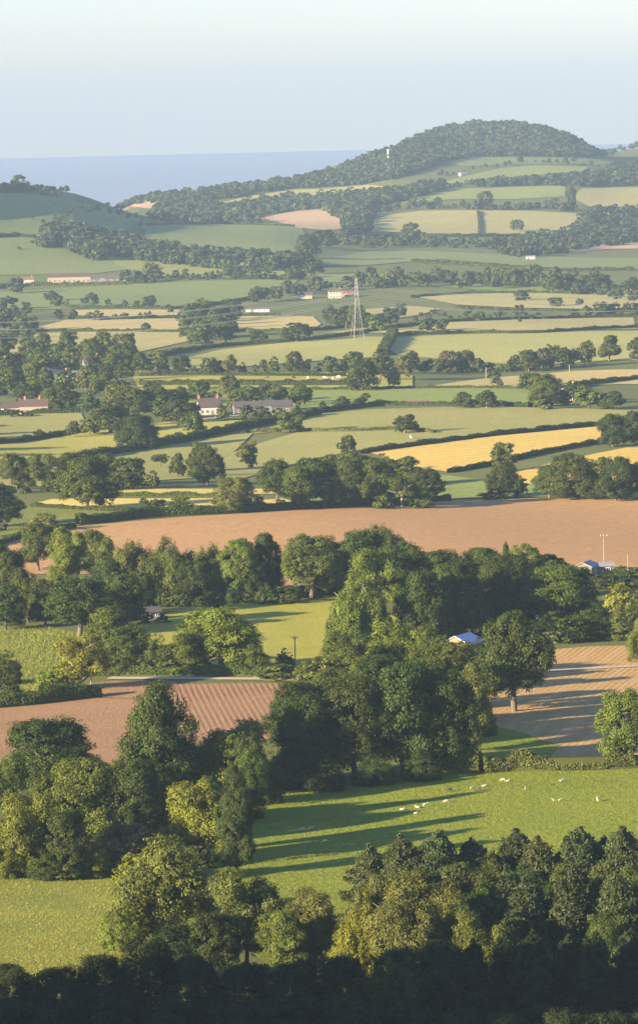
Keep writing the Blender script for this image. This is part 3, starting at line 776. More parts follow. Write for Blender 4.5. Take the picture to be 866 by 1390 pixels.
FL = [
 ('meadow', 'rough yellow grass slope in the lower left corner', [(-60,1188),(60,1186),(160,1186),(250,1205),(290,1300),(200,1340),(-60,1350)], rough),
 ('pasture', 'bright green sheep pasture crossed by long tree shadows', [(290,1090),(380,1072),(450,1064),(560,1054),(620,1048),(720,1042),(930,1036),(930,1230),(600,1330),(380,1330),(290,1240)], gr),
 ('drilled_field', 'light brown drilled field beside the big oak on the right', [(645,1002),(655,960),(690,905),(715,885),(800,878),(930,868),(930,1040),(790,1032),(640,1032)], brown),
 ('pasture', 'dark green shaded corner of grass above the clipped hedge', [(560,1046),(590,1030),(640,1004),(668,985),(705,994),(735,1005),(762,1012),(745,1030),(700,1036),(600,1046)], gr),
 ('ploughed_field', 'red brown ploughed field partly hidden by the left wood', [(-60,968),(60,955),(128,948),(190,950),(245,960),(250,1010),(160,1050),(-60,1060)], pink2),
 ('ploughed_field', 'red field with curved furrows in front of the pale track', [(238,930),(320,928),(400,929),(440,940),(430,990),(330,1012),(245,1015),(246,960)], pinkn),
 ('bare_soil', 'shaded bare earth corner at the end of the scrub hedge', [(120,929),(160,925),(240,926),(240,958),(190,950),(128,947)], pink2),
 ('meadow', 'sunlit yellow green meadow enclosed by the middle woods', [(180,852),(230,832),(330,815),(470,806),(560,850),(540,900),(470,925),(360,925),(220,880)], yel),
 ('meadow', 'tall sunlit scrub grass at the left edge below the wood', [(-60,862),(40,850),(120,862),(140,900),(100,935),(-60,950)], scrub),
 ('ploughed_field', 'large smooth red ploughed field across the middle of the view', [(-60,742),(0,731),(60,722),(100,716),(180,708),(250,702),(340,697),(433,691),(560,683),(630,679),(720,677),(800,678),(930,678),(930,776),(800,770),(600,800),(400,800),(200,780),(-60,780)], pink),
 ('pasture', 'green strip of rough grass left of the red field', [(-60,700),(30,684),(90,690),(150,693),(215,694),(330,695),(250,700),(180,706),(100,714),(0,728),(-60,738)], scrub),
 ('barley_field', 'pale gold barley strip behind the thin dark hedge', [(46,684),(70,678),(140,677),(250,677),(380,676),(410,684),(400,692),(300,692),(215,691),(150,690),(90,688)], goldp),
 ('barley_field', 'narrow upper gold strip at the left wood', [(130,664),(230,664),(380,664),(380,671),(230,671.5),(140,671)], goldp),
 ('pasture', 'small bright grass patch among trees above the red field', [(400,640),(450,636),(560,640),(640,650),(700,655),(760,662),(900,664),(900,675),(720,675),(630,677),(560,681),(420,680)], mead),
 ('barley_field', 'broad golden barley field on the right', [(500,614),(580,604),(660,593.5),(740,586),(815,579),(930,574),(930,592),(830,600),(770,610),(700,624),(640,637),(610,641),(570,636)], gold),
 ('barley_field', 'second gold field beyond the dark hedge at the right edge', [(690,655),(700,642),(760,626),(850,608),(930,600),(930,650),(800,665)], gold),
 ('pasture', 'wide pale green grass field behind the gold barley', [(260,650),(300,620),(360,600),(400,588),(433,578),(500,569),(600,560),(700,556),(930,560),(930,572),(812,576),(740,583),(650,591),(560,602),(500,610),(430,622),(330,650)], pale),
 ('pasture', 'pale grass field stretching right from the village barn', [(340,590),(400,570),(433,562),(500,556),(600,553),(700,553),(860,557),(930,556),(930,562),(700,557),(600,561),(500,570),(433,580)], pale),
 ('meadow', 'yellow strip sloping up from the left edge', [(-60,618),(40,602),(110,588),(200,578),(290,572),(350,570),(330,580),(260,594),(200,606),(110,622),(-60,632)], strip),
 ('meadow', 'yellow green ground behind the loose trees at left', [(-60,634),(110,624),(210,608),(300,594),(350,582),(320,612),(260,650),(100,660),(-60,670)], pale),
 ('pasture', 'pale green field in front of the pink cottage', [(-60,578),(0,566),(60,562),(110,561),(120,580),(60,592),(-60,606)], pale),
 ('meadow', 'thin yellow strip in front of the long barn', [(225,580),(280,571),(350,563),(410,556),(433,556),(400,566),(340,568),(290,572)], strip),
 ('pasture', 'bright flat green field behind the barn', [(200,536),(300,529),(433,530),(560,528),(640,527),(735,529),(720,549),(560,549),(433,556),(330,552),(220,552)], mead),
 ('pasture', 'striped green strips with grazing cows', [(180,512),(260,507.5),(360,505),(480,504.5),(560,510),(560,526),(433,528),(300,527),(190,530)], strip),
 ('barley_field', 'pale tan strip right of the belt of trees', [(575,526),(620,519),(660,514),(720,509),(780,504),(840,502),(930,500),(930,524),(840,522),(720,527),(640,526)], tan),
 ('hay_field', 'large pale hay field behind the tree belt right of the pylon', [(540,482),(528,474),(530,458),(600,455),(700,452),(800,450),(930,445),(930,490),(830,489),(760,494),(680,494),(600,488)], palw),
 ('hay_field', 'pale hay field at the foot of the pylon', [(230,502),(235,490),(300,475),(380,466),(433,461),(500,457),(526,457),(520,474),(525,484),(433,490),(330,498)], palw),
 ('crop_field', 'tan crop strip behind the hedge right of the pylon', [(440,452),(520,443),(600,438),(700,434),(800,432),(930,429),(930,443),(820,447),(700,449),(640,452),(560,452)], tang),
 ('crop_field', 'golden crop field with a lone dark tree at left', [(40,448),(90,434),(180,433),(270,432),(300,435),(272,446),(200,449),(110,448)], tan),
 ('crop_field', 'long tan field below the lone dark tree at left', [(-60,484),(20,462),(60,452),(140,450.5),(270,450),(262,462),(180,480),(90,486),(-60,498)], tang),
 ('crop_field', 'thin gold strip under the far left hedge trees', [(92,428),(100,421),(170,420),(245,421),(240,428),(160,430)], tan),
 ('crop_field', 'pinkish tan field between the dark clump and the farm', [(318,430),(370,428),(425,430),(436,440),(425,447),(380,448),(325,446)], tan),
 ('pasture', 'blue green field below the long farmhouse at left', [(-60,430),(-60,402),(20,396),(120,389),(220,384),(300,380),(405,380),(390,394),(330,404),(260,418),(150,418),(60,420)], hillg),
 ('pasture', 'smooth green hillside above the long farmhouse', [(-60,376),(-60,322),(40,321),(90,330),(125,346),(190,364),(130,371),(40,373)], hillg),
 ('pasture', 'sunlit yellow green strip at the foot of the left hill', [(138,345),(190,352),(260,360),(340,366),(400,366),(418,360),(422,374),(380,378),(280,377),(200,374),(160,360)], hilly),
 ('pasture', 'green field on the shoulder of the left hill', [(190,306),(240,303),(300,304.5),(360,304),(410,308),(420,330),(405,348),(330,349),(250,340),(200,325)], hillg),
 ('pasture', 'shaded green slope of the left hill crest', [(-60,318),(-60,262),(30,262),(90,270),(150,284),(190,298),(170,312),(90,322)], hillg),
 ('crop_field', 'small tan field between woods below the dark ridge', [(352,296),(390,288),(418,284),(445,285),(462,296),(466,310),(445,313),(405,309),(380,302)], peach),
 ('crop_field', 'yellow tan hill field with a lone round tree', [(498,302),(530,291),(570,286),(640,285),(720,286),(780,289),(796,296),(790,310),(740,317),(640,318),(560,318),(505,312)], tang),
 ('pasture', 'pale green field edge under the hedge of the wooded hill', [(500,272),(560,262),(620,256),(690,254),(760,251),(772,256),(770,266),(700,270),(620,270),(540,276)], hilly),
 ('pasture', 'light green sloping field below the wooded hill', [(590,250),(630,239),(680,228),(730,224),(800,226),(790,233),(720,238),(660,246)], hilly),
 ('pasture', 'pale field strip directly under the hilltop wood', [(600,220),(640,213),(700,212),(780,214),(838,217),(835,224),(760,222),(680,223),(630,226)], hillg),
 ('crop_field', 'olive crop field at the right edge of the hill', [(775,268),(790,256),(840,254),(930,253),(930,284),(860,282),(800,280)], tang),
 ('pasture', 'green field below the tan hill field', [(420,362),(440,352),(500,341),(580,341),(700,346),(800,350),(930,352),(930,364),(800,366),(720,362),(600,352),(500,360)], hillg),
 ('pasture', 'far green strip in front of the long tree belt', [(430,372),(500,372),(580,376),(680,384),(790,390),(770,400),(680,396),(580,388),(500,382),(430,384)], hillg),
 ('crop_field', 'pale tan strip with scattered trees at right', [(560,402),(640,398),(720,398),(800,400),(930,402),(930,416),(800,420),(700,418),(620,414)], tang),
 ('crop_field', 'thin pale tan strip above the tan belt by the pylon', [(440,428),(500,420),(560,416),(600,420),(560,430),(500,436),(450,440)], tang),
 ('bare_soil', 'peach coloured bare patch among trees at right', [(745,340),(760,334),(800,332),(866,328),(880,334),(830,338),(790,341)], peach),
 ('pasture', 'olive field strip on the ridge between its two woods', [(300,275),(345,265),(400,257.5),(440,256),(500,251),(525,253),(500,259),(440,264),(380,267),(330,274)], tang),
 ('crop_field', 'narrow tan field beside the dark ridge wood', [(150,276),(200,272),(250,270),(265,278),(200,283)], peach),
]
def widen(pts):
    # fields and hedges that meet the edge of the view carry on beyond it
    return [((1230 + (x - 905)*.2) if x >= 880 else (-360 + (x + 40)*.2) if x <= -40 else x, y) for x, y in pts]
for nm, lb, pl, mt in FL: field(nm, lb, widen(pl), mt)
track('track', 'pale stony farm track above the furrowed red field', [(148,921.5),(250,922),(330,922.5),(420,923)], 3.4, dirt)
track('track', 'pale track crossing the brown drilled field', [(740,912),(790,909),(866,905),(920,902)], 2.6, dirt)
track('track', 'pale lane in front of the village barn', [(215,577),(260,572),(300,568),(345,563)], 3.6, dirt)
# ------------------------------------------------------------------ hedgerows (photo outline points on the ground)
HG = [
 ('clipped olive hedge along the top of the sheep pasture', [(655,1050),(700,1047),(760,1046),(830,1044),(905,1041)], 2.8, 3.2, 'O'),
 ('short bright hedge stub beside the dark wood corner', [(600,1050),(625,1049),(652,1049)], 2.6, 3.0, 'L'),
 ('dark scrub hedge behind the red field at left', [(-20,962),(40,957),(90,951),(134,946)], 3.2, 4.0, 'M'),
 ('thick green hedge bank behind the pale track', [(110,918),(170,916),(240,916),(330,917),(380,918)], 2.0, 4.0, 'M'),
 ('dark hedge along the left top edge of the red field', [(105,713),(150,708),(215,702),(270,699),(330,696)], 3.0, 2.6, 'M'),
 ('dark hedge below the tree group above the red field', [(330,696),(400,692),(470,688),(540,684),(610,680)], 2.8, 2.6, 'D'),
 ('thin dark hedge between grass strip and gold barley', [(44,688),(110,692),(170,694.5),(220,695.5),(300,694)], 1.8, 2.4, 'D'),
 ('low hedge between the two gold strips', [(90,672),(150,674),(230,674),(300,675)], 1.8, 2.2, 'M'),
 ('dark hedge along the top of the broad gold field', [(492,616),(540,609),(600,601),(660,593),(740,585),(812,577.5)], 2.4, 2.4, 'D'),
 ('dark hedge splitting the two gold fields', [(610,642),(660,633),(700,624),(750,613),(800,604),(868,596)], 2.2, 2.6, 'D'),
 ('tall dark hedge sloping up to the village barn', [(110,624),(160,616),(220,606),(280,593),(330,582),(380,573),(433,563)], 4.0, 3.4, 'D'),
 ('dark hedge between pale field and yellow strip at left', [(-20,604),(40,598),(100,588),(150,580)], 2.8, 2.8, 'D'),
 ('grey green hedge across the pale middle field', [(335,588),(400,586),(470,586),(540,584),(590,588)], 1.8, 2.0, 'O'),
 ('dark hedge in front of the bright flat green field', [(425,562),(480,554),(520,551),(600,551),(680,551),(720,553)], 3.0, 3.2, 'D'),
 ('low hedge in front of the pink cottage', [(-20,564),(30,562),(70,561),(108,560)], 3.0, 2.4, 'D'),
 ('upper dark hedge of the cow strips', [(190,511),(270,510),(360,510.5),(470,511)], 2.4, 3.0, 'D'),
 ('lower dark hedge of the cow strips', [(190,523),(280,523),(380,523.5),(480,523)], 3.4, 4.0, 'D'),
 ('thin hedge at the edge of the flat green field', [(270,529),(380,529.5),(500,528),(620,527),(730,528)], 1.8, 2.0, 'M'),
 ('winding dark hedge between hay field and tan strip', [(520,455),(600,453),(640,452),(690,453),(740,452),(770,449),(810,447),(870,445)], 2.6, 2.6, 'D'),
 ('broad leafy hedge running down the hay field by the pylon', [(534,454),(529,464),(523,474),(518,483)], 5.5, 7.0, 'M'),
 ('dark hedge behind the pylon foot', [(400,464),(440,459),(490,452),(540,445),(580,441)], 2.6, 3.0, 'D'),
 ('hedge at the top of the tan strip right of the pylon', [(540,444),(600,437),(680,434),(760,432),(860,429)], 2.4, 3.0, 'D'),
 ('dark hedge below the golden field at left', [(20,450),(90,450),(160,450),(220,451),(300,450)], 2.6, 3.0, 'D'),
 ('long hedge above the golden field at left', [(80,432),(150,434),(220,432),(300,430),(380,429)], 3.0, 3.2, 'D'),
 ('hedge below the blue green field at far left', [(90,418),(160,419),(230,419),(300,412),(350,404)], 3.0, 3.6, 'D'),
 ('hedge below the pinkish field by the farm', [(300,450),(360,450),(420,449),(470,444)], 2.6, 3.0, 'D'),
 ('dark hedge across the hay field foot at left', [(215,484),(270,474),(330,468),(400,464)], 3.0, 3.2, 'D'),
 ('hedge in front of the long farmhouse', [(-10,392),(40,388),(100,387),(170,386)], 4.0, 5.0, 'M'),
 ('dark hedge above the green field of the left hill', [(200,306),(260,304),(330,305),(400,307)], 3.0, 4.0, 'D'),
 ('dark hedge crossing the left hill', [(-10,322),(20,321),(48,323)], 5.0, 6.0, 'D'),
 ('hedge beneath the yellow tan hill field', [(500,322),(560,321),(640,321),(730,320),(770,318)], 4.0, 4.0, 'D'),
 ('thin upright hedge splitting the yellow tan hill field', [(649,287),(650,296),(651,306),(651,318)], 3.0, 3.0, 'M'),
 ('far hedge above the tan strip with scattered trees', [(560,404),(640,399),(720,398),(800,400)], 3.0, 3.6, 'D'),
 ('far hedge below the tan strip with scattered trees', [(620,419),(700,423),(800,424),(870,422)], 3.0, 3.6, 'D'),
 ('hedge below the green field under the hill field', [(560,356),(660,362),(760,368),(860,367)], 4.0, 5.0, 'D'),
 ('hedge round the foot of the grassy strip left of the red field', [(-10,742),(40,728),(100,717)], 1.8, 2.4, 'M'),
 ('bank hedge at the right edge above the brown field', [(720,873),(770,870),(830,866),(880,864)], 4.5, 4.0, 'D'),
 ('dark hedge along the right tan strip', [(740,530),(790,524),(840,518),(880,514)], 3.0, 3.4, 'D'),
]
def run_on(pts):
    (x0, y0), (x1, y1), (x2, y2), (x3, y3) = pts[0], pts[1], pts[-2], pts[-1]
    if x0 <= -5: pts = [(-300, y0 + (y0 - y1)*3)] + pts
    if x3 >= 866: pts = pts + [(1180, y3 + (y3 - y2)*3)]
    return pts
for i, hd in enumerate(HG): hedge(hd[0], run_on(hd[1]), *hd[2:], seed=i, rough=.38 if i < 4 else .17)
# ------------------------------------------------------------------ trees, in photo pixels: x, base y, width, height, shape, tone
cluster('in the dark oak wood at the lower left', [
 (70,1092,158,118,'oak','D','wide dark green dome of an oak against the red ploughed field'),
 (216,1092,122,170,'ash','D','tall dark oak standing up into the red ploughed field'),
 (10,1120,80,100,'ash','M'), (118,1150,120,128,'oak','M'), (185,1150,105,120,'oak','D'), (45,1190,100,118,'ash','L'),
 (150,1130,80,100,'oak','M'), (60,1150,90,100,'ash','M'), (90,1192,80,95,'oak','D'), (228,1130,70,95,'oak','D')])
cluster('along the left edge of the sheep pasture', [
 (272,1172,118,118,'ash','Y','bright yellow green leafy tree left of the sheep pasture'),
 (322,1188,58,120,'oak','D'), (328,1152,60,116,'ash','D'), (334,1120,58,108,'ash','M'), (345,1096,60,102,'ash','D'), (318,1082,135,105,'ash','L','wide light green loose tree in front of the furrowed red field'),
 (262,1062,62,60,'bush','O'), (362,1090,66,70,'bush','D'), (335,1112,60,58,'bush','D'), (245,1075,60,70,'oak','D')])
cluster('at the top of the lower left meadow', [
 (172,1182,88,66,'dome','B','brownish rounded thorn tree at the meadow edge'),
 (125,1190,72,60,'bush','Y'), (226,1198,96,66,'bush','L'), (12,1192,60,72,'bush','Y'), (60,1194,60,50,'bush','D'), (182,1195,60,40,'bush','Y')])
cluster('at the bottom left above the dark foreground', [
 (222,1285,150,150,'ash','O','large olive tree beside the lower left meadow'),
 (252,1240,100,60,'bush','O'), (168,1290,70,70,'bush','L'),
 (335,1318,120,140,'ash','O','broad olive tree left of the pasture corner at the bottom'),
 (428,1322,100,118,'ash','O','narrower olive tree right of the broad olive one at the bottom'),
 (385,1330,90,100,'ash','O'), (290,1330,90,95,'oak','D')])
cluster('between olive trees and conifers at the bottom', [
 (495,1345,80,150,'wil','Y'), (545,1352,110,165,'ash','O'), (600,1350,110,150,'ash','O'), (470,1340,60,90,'bush','Y'),(575,1330,90,150,'ash','O')])
cluster('in the upper row of the conifer plantation', [
 (505,1282,117,140,'con','S'), (540,1290,136,160,'con','S'), (578,1282,109,142,'con','D'), (600,1290,146,165,'con','S'), (640,1284,126,150,'con','S'),
 (668,1290,112,138,'con','D'), (696,1284,146,162,'con','S'), (736,1290,134,158,'con','S'), (765,1280,109,136,'con','D'), (788,1290,151,170,'con','S'),
 (822,1282,117,150,'con','S'), (845,1290,143,172,'con','S'), (878,1284,134,155,'con','D')])
cluster('in the middle of the conifer plantation', [
 (624,1335,134,165,'con','S'), (660,1345,146,150,'con','D'), (690,1330,117,160,'con','S'), (715,1345,146,158,'con','S'), (750,1335,126,140,'con','D'),
 (775,1345,151,170,'con','S'), (812,1335,134,150,'con','D'), (842,1345,146,165,'con','S'), (875,1335,134,155,'con','D')])
cluster('filling the gaps of the conifer plantation', [
 (525,1296,70,112,'ash','O'), (560,1296,80,120,'oak','D'), (622,1296,84,125,'ash','M'), (655,1296,80,118,'oak','D'), (683,1296,80,118,'ash','O'), (716,1296,80,122,'oak','D'),
 (752,1296,84,122,'ash','M'), (778,1296,80,118,'oak','D'), (806,1296,84,128,'ash','O'), (834,1296,84,122,'oak','D'), (862,1296,84,125,'ash','M')])
cluster('mixed in among the conifers', [
 (575,1330,90,150,'ash','O'), (650,1320,70,120,'ash','M'), (610,1365,100,140,'ash','O'), (728,1350,60,110,'wil','Y'), (655,1375,100,130,'ash','M'), (820,1360,80,120,'ash','M'), (560,1370,110,150,'ash','O')])
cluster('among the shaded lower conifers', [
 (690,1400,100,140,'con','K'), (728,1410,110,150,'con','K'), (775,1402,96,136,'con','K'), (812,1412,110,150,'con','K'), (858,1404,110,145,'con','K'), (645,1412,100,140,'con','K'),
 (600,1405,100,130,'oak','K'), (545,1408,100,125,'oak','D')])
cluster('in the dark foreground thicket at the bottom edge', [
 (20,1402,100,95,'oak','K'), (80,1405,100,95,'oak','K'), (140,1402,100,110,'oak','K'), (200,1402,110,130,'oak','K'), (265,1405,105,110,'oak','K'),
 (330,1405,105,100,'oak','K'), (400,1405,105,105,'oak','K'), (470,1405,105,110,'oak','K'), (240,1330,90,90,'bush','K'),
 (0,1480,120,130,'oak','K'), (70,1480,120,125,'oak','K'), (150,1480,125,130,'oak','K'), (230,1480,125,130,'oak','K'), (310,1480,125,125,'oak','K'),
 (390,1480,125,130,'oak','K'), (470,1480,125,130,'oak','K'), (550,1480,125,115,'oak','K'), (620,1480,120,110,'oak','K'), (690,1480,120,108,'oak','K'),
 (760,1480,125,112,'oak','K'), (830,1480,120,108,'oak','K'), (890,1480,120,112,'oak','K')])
cluster('in the dark central wood beside the pasture', [
 (420,1062,110,125,'oak','D'), (482,1058,120,140,'oak','D'), (548,1052,125,160,'oak','D'), (604,1048,110,140,'oak','D'), (640,1020,80,110,'ash','O'),
 (405,1010,90,88,'oak','D'), (460,1000,100,90,'oak','M'), (595,985,90,110,'ash','M'), (640,985,64,90,'ash','O'), (520,1010,110,120,'oak','D'),(570,1015,100,120,'oak','D')])
cluster('at the foot of the dark central wood', [(385,1072,60,56,'bush','D'), (445,1074,64,46,'bush','D'), (510,1066,64,46,'bush','D'), (570,1060,60,46,'bush','D'), (628,1042,64,50,'bush','D'), (655,1000,44,60,'bush','O')])
cluster('in the upper central wood above the dark oaks', [
 (545,925,110,82,'ash','L','light yellow green spreading tree at the centre of the wood'),
 (488,885,92,118,'wil','L','tall feathery pale tree right of the sunlit meadow'),
 (528,968,100,95,'oak','D','dark round oak below the light yellow green one'),
 (470,925,80,70,'ash','M'), (500,950,90,70,'ash','L'), (455,960,70,60,'bush','O'), (590,930,80,70,'ash','M'), (620,940,80,70,'ash','O'), (440,930,50,40,'bush','L')])
cluster('of the big wood below the red field', [
 (520,768,74,62,'wil','O','pale feathery willowy tree rising into the red field'),
 (440,800,70,70,'oak','M'), (490,800,90,82,'oak','M'), (545,828,100,92,'oak','M'), (510,835,90,90,'ash','L'), (580,880,90,110,'oak','D'), (625,872,95,112,'oak','D'),
 (668,862,85,100,'oak','D'), (600,805,85,60,'oak','M'), (650,800,95,58,'oak','M'), (690,830,80,80,'oak','D'),
 (687,778,24,44,'con','D','small dark pointed conifer against the red field'),
 (712,795,54,58,'dome','L','bright round green tree under the red field'),
 (746,790,46,40,'oak','D'), (600,870,90,90,'oak','D'),(700,860,70,70,'oak','D')])
cluster('by the farm sheds at right', [
 (762,860,132,98,'oak','M','very broad mid green oak above the farm sheds'),
 (698,966,118,138,'oak','D','large dark oak with bare trunk in the brown field'),
 (848,1038,86,104,'oak','L','leafy light green oak at the right edge above the pasture'),
 (618,902,52,36,'bush','M'), (648,892,34,28,'bush','D'), (795,786,30,12,'bush','D'), (812,868,70,52,'bush','D'), (770,872,60,40,'bush','D'), (850,868,60,52,'bush','O'), (846,832,56,44,'bush','Y'), (790,862,60,50,'ash','O'), (868,900,40,60,'ash','L'),
 (850,800,50,34,'bush','D'), (820,800,46,26,'bush','D'), (735,850,40,30,'bush','D')])
cluster('in the left wood under the red field', [
 (18,815,62,70,'oak','D'), (52,775,62,66,'oak','M'), (92,800,64,86,'ash','L'), (132,790,56,72,'ash','L'), (38,845,66,80,'wil','O'),
 (102,812,32,34,'bush','O'), (180,800,82,72,'wil','O'), (238,812,92,90,'wil','O','pale feathery tree with a thin top rising into the red field'),
 (285,815,66,84,'wil','O'), (326,815,62,86,'dome','L','upright bright green tree with pale leaf tufts under the red field'), (364,812,54,92,'oak','D'),
 (423,814,98,90,'oak','M','broad green oak at the top right of the sunlit meadow'), (-2,800,50,66,'oak','D'), (150,815,60,60,'oak','D'),(205,800,50,50,'oak','M'), (196,846,26,24,'bush','D'), (220,846,20,14,'bush','D'),(305,812,60,60,'oak','D'),(265,818,60,60,'oak','D'),(345,815,50,60,'oak','D')])
cluster('in the left wood beside the sunlit meadow', [
 (108,865,104,82,'oak','D'), (160,852,84,76,'oak','M'), (8,856,56,66,'oak','D'), (150,888,84,66,'oak','M'), (62,850,50,50,'oak','D'), (190,835,60,60,'oak','D'), (60,838,50,46,'ash','M')])
cluster('behind the pale farm track at left', [
 (300,912,132,92,'ash','L','wide sunlit light green tree behind the pale track'),
 (262,915,80,64,'ash','M'), (108,938,92,78,'ash','Y'), (170,914,86,66,'oak','M'), (212,914,56,58,'bush','M'), (8,930,52,52,'bush','D'), (12,950,44,36,'bush','D'),
 (388,908,34,30,'bush','D'), (376,922,66,24,'bush','M'), (140,905,60,60,'oak','M'), (345,915,50,50,'bush','M'), (425,930,60,40,'bush','M'), (70,940,60,40,'bush','L'),(230,914,50,40,'bush','M')])
cluster('behind the left of the red field', [
 (2,716,66,60,'oak','D','dark spreading oak at the left edge above the red field'), (60,722,50,30,'bush','O'),
 (16,665,48,52,'ash','O'), (58,664,52,50,'ash','M'), (36,664,40,46,'ash','O'), (88,668,46,40,'bush','D'), (118,692,86,76,'oak','M','tall mid green tree with dark trunk before the gold strip'),
 (98,660,56,48,'oak','D'), (140,660,54,46,'oak','M'), (176,664,62,44,'oak','D','dark domed oak left of the gold strip end'), (206,660,26,24,'bush','O'),
 (209,700,38,30,'open','M','small flat topped thorn tree before the gold strip'), (246,698,42,28,'bush','O'), (241,648,26,34,'oak','M'), (218,634,32,22,'open','M'),
 (282,658,56,56,'oak','D','round dark oak above the gold strip'), (272,640,40,40,'oak','M')])
cluster('behind the middle of the red field', [
 (338,636,36,38,'ash','O','loose tree with a clear trunk on the pale slope'), (316,696,64,50,'oak','O','sunlit brownish oak with dark trunk on the gold strip'), (346,694,36,26,'bush','O'),
 (376,684,54,62,'oak','D'), (404,692,62,62,'ash','M'), (442,690,66,66,'oak','D'), (470,684,66,62,'oak','M'), (478,646,60,34,'oak','O'), (472,614,28,24,'oak','M'), (446,650,44,34,'oak','M'), (512,684,70,64,'oak','M'),
 (520,691,34,22,'bush','M'), (572,690,44,26,'bush','M'), (546,690,62,50,'open','M','tree with bare pale limbs showing at the edge of the red field'), (576,686,60,52,'oak','D'), (545,660,70,40,'oak','M'), (520,640,50,26,'bush','M'),(420,660,50,40,'oak','D')])
cluster('behind the right half of the red field', [
 (686,640,44,42,'ash','O','pale loose tree before the broad gold field'), (684,674,56,48,'oak','D'), (700,674,40,30,'oak','D'), (778,678,84,64,'oak','D','broad dark oak above the right of the red field'), (746,676,52,46,'oak','M'),
 (836,680,60,62,'oak','D'), (868,676,40,50,'oak','D'), (670,678,44,18,'bush','D'), (832,606,44,46,'oak','D','dark oak standing in the gold field at right'), (860,602,40,46,'oak','D','dark oak at the right edge in the gold field'),
 (812,660,40,40,'oak','M'), (780,678,40,16,'bush','M')])
cluster('on the slope below the village', [
 (184,610,68,50,'oak','D','broad dark oak with low limbs on the yellow strip'), (166,606,24,24,'oak','M'), (150,588,78,40,'oak','D','wide dark trees at the corner of the yellow strip'), (100,594,20,24,'ash','M'), (122,590,34,24,'ash','O'),
 (262,594,42,36,'oak','M','spreading tree on the slope right of the broad dark oak'), (53,592,22,12,'bush','D'), (347,575,22,18,'oak','M'), (394,587,46,30,'oak','M','spreading tree below the long barn')])
cluster('on the pale middle field', [
 (550,588,40,26,'oak','D','lone low dark tree on the pale middle field'), (494,553,26,22,'open','O','thin sparse tree before the flat green field'), (465,554,24,17,'oak','D'), (455,552,12,10,'bush','D'), (630,554,36,22,'oak','D'), (661,554,32,26,'oak','D'), (438,553,10,10,'bush','O')])
cluster('around the white house at right', [
 (742,552,52,46,'oak','M'), (722,530,42,24,'oak','D'), (800,556,44,34,'ash','L'), (832,556,40,26,'oak','D'), (780,545,44,26,'oak','D'), (762,550,30,22,'oak','D'), (818,555,30,22,'ash','M'), (735,556,36,22,'ash','M'), (672,524,22,24,'ash','M','small lone tree on the tan strip')])
row('in the belt left under the hay field', [(245,508),(330,506),(430,504),(490,506)], 16, (20,32), seed=11)
row('in the belt right under the hay field', [(555,508),(640,505),(720,502),(760,498)], 16, (18,32), 'oak oak ash bush', 'D M O R', seed=12)
cluster('at the tree belt below the hay field', [(495,530,50,44,'oak','D','dark rounded clump tree left of the lighter one in the belt'), (535,528,28,30,'ash','L','light green tree beside the dark clump in the belt'), (516,516,40,40,'oak','M'), (550,514,30,34,'ash','O'),
 (793,498,36,36,'ash','O'), (827,490,34,36,'oak','M','tall round tree on the hay field edge at right'), (866,490,30,34,'oak','D'), (765,500,36,30,'oak','D'), (718,504,36,30,'oak','M')])
clump('in the upper village trees', [(20,470),(60,478),(110,470),(140,474),(190,480),(225,500),(200,522),(110,520),(60,515),(0,505),(-5,480)], 26, (24,38), 'oak oak ash oak', 'D M M O D', seed=21)
clump('in the lower village trees', [(60,530),(110,520),(190,528),(215,540),(215,566),(180,572),(130,566),(70,556)], 15, (20,34), 'oak oak ash bush', 'D M M O', seed=22)
clump('at the left edge of the village', [(-12,500),(60,508),(62,548),(-12,548)], 12, (22,34), 'oak oak ash', 'D M M', seed=41)
cluster('close in front of the village houses', [(88,524,30,22,'oak','M'), (62,522,26,24,'ash','D'), (108,522,26,18,'oak','D'), (128,508,26,16,'oak','M'), (24,566,20,12,'bush','D'), (334,567,26,18,'ash','M'), (356,567,24,16,'oak','D'), (300,562,16,14,'oak','D'), (38,566,16,10,'bush','D'), (378,566,22,14,'bush','D'), (302,568,22,18,'bush','M'), (264,566,18,20,'oak','D')])
cluster('in the village', [(110,486,6,22,'tall','M','narrow upright poplar before the tan field at left'), (92,558,22,17,'dome','G','golden rounded tree beside the pink cottage'), (165,560,56,38,'oak','O','broad pale olive tree in the village right of the golden one'), (178,560,46,34,'oak','O'), (125,560,30,24,'oak','D'), (405,557,10,14,'bush','G','small golden bush at the end of the barn')])
row('behind the houses in the village', [(205,552),(260,548),(300,540),(320,540),(410,548),(425,552)], 12, (18,34), 'oak oak ash', 'D M O', seed=23)
cluster('of the village barn', [(322,556,32,30,'ash','O','loose olive tree just left of the long barn'), (340,548,36,26,'oak','M'), (370,545,34,26,'ash','O'), (395,556,28,24,'oak','D'), (245,575,50,34,'oak','D'), (225,570,50,36,'oak','D')])
clump('in the dark clump left of the pylon', [(255,440),(285,430),(320,432),(326,466),(290,474),(250,468)], 12, (26,38), 'oak oak ash', 'D M', seed=24)
cluster('on the tan fields at left', [(198,450,17,13,'oak','D','lone dark tree on the golden field at left'), (37,478,18,12,'oak','D'), (58,486,28,22,'ash','M'), (42,488,24,18,'ash','M'), (403,464,44,28,'dome','D','large dark domed tree left of the pylon'), (350,466,30,18,'ash','O')])
clump('at the left edge above the tan field', [(-10,425),(30,425),(66,440),(50,462),(-10,468)], 11, (16,26), 'oak oak ash', 'D M', seed=25)
row('in the hedge above the golden field', [(70,432),(140,434),(215,431)], 8, (12,22), 'oak bush', 'D M', seed=26)
row('along the blue green field hedge', [(64,414),(120,415),(180,416),(240,424),(310,424)], 11, (12,22), 'oak oak bush', 'D M', seed=27)
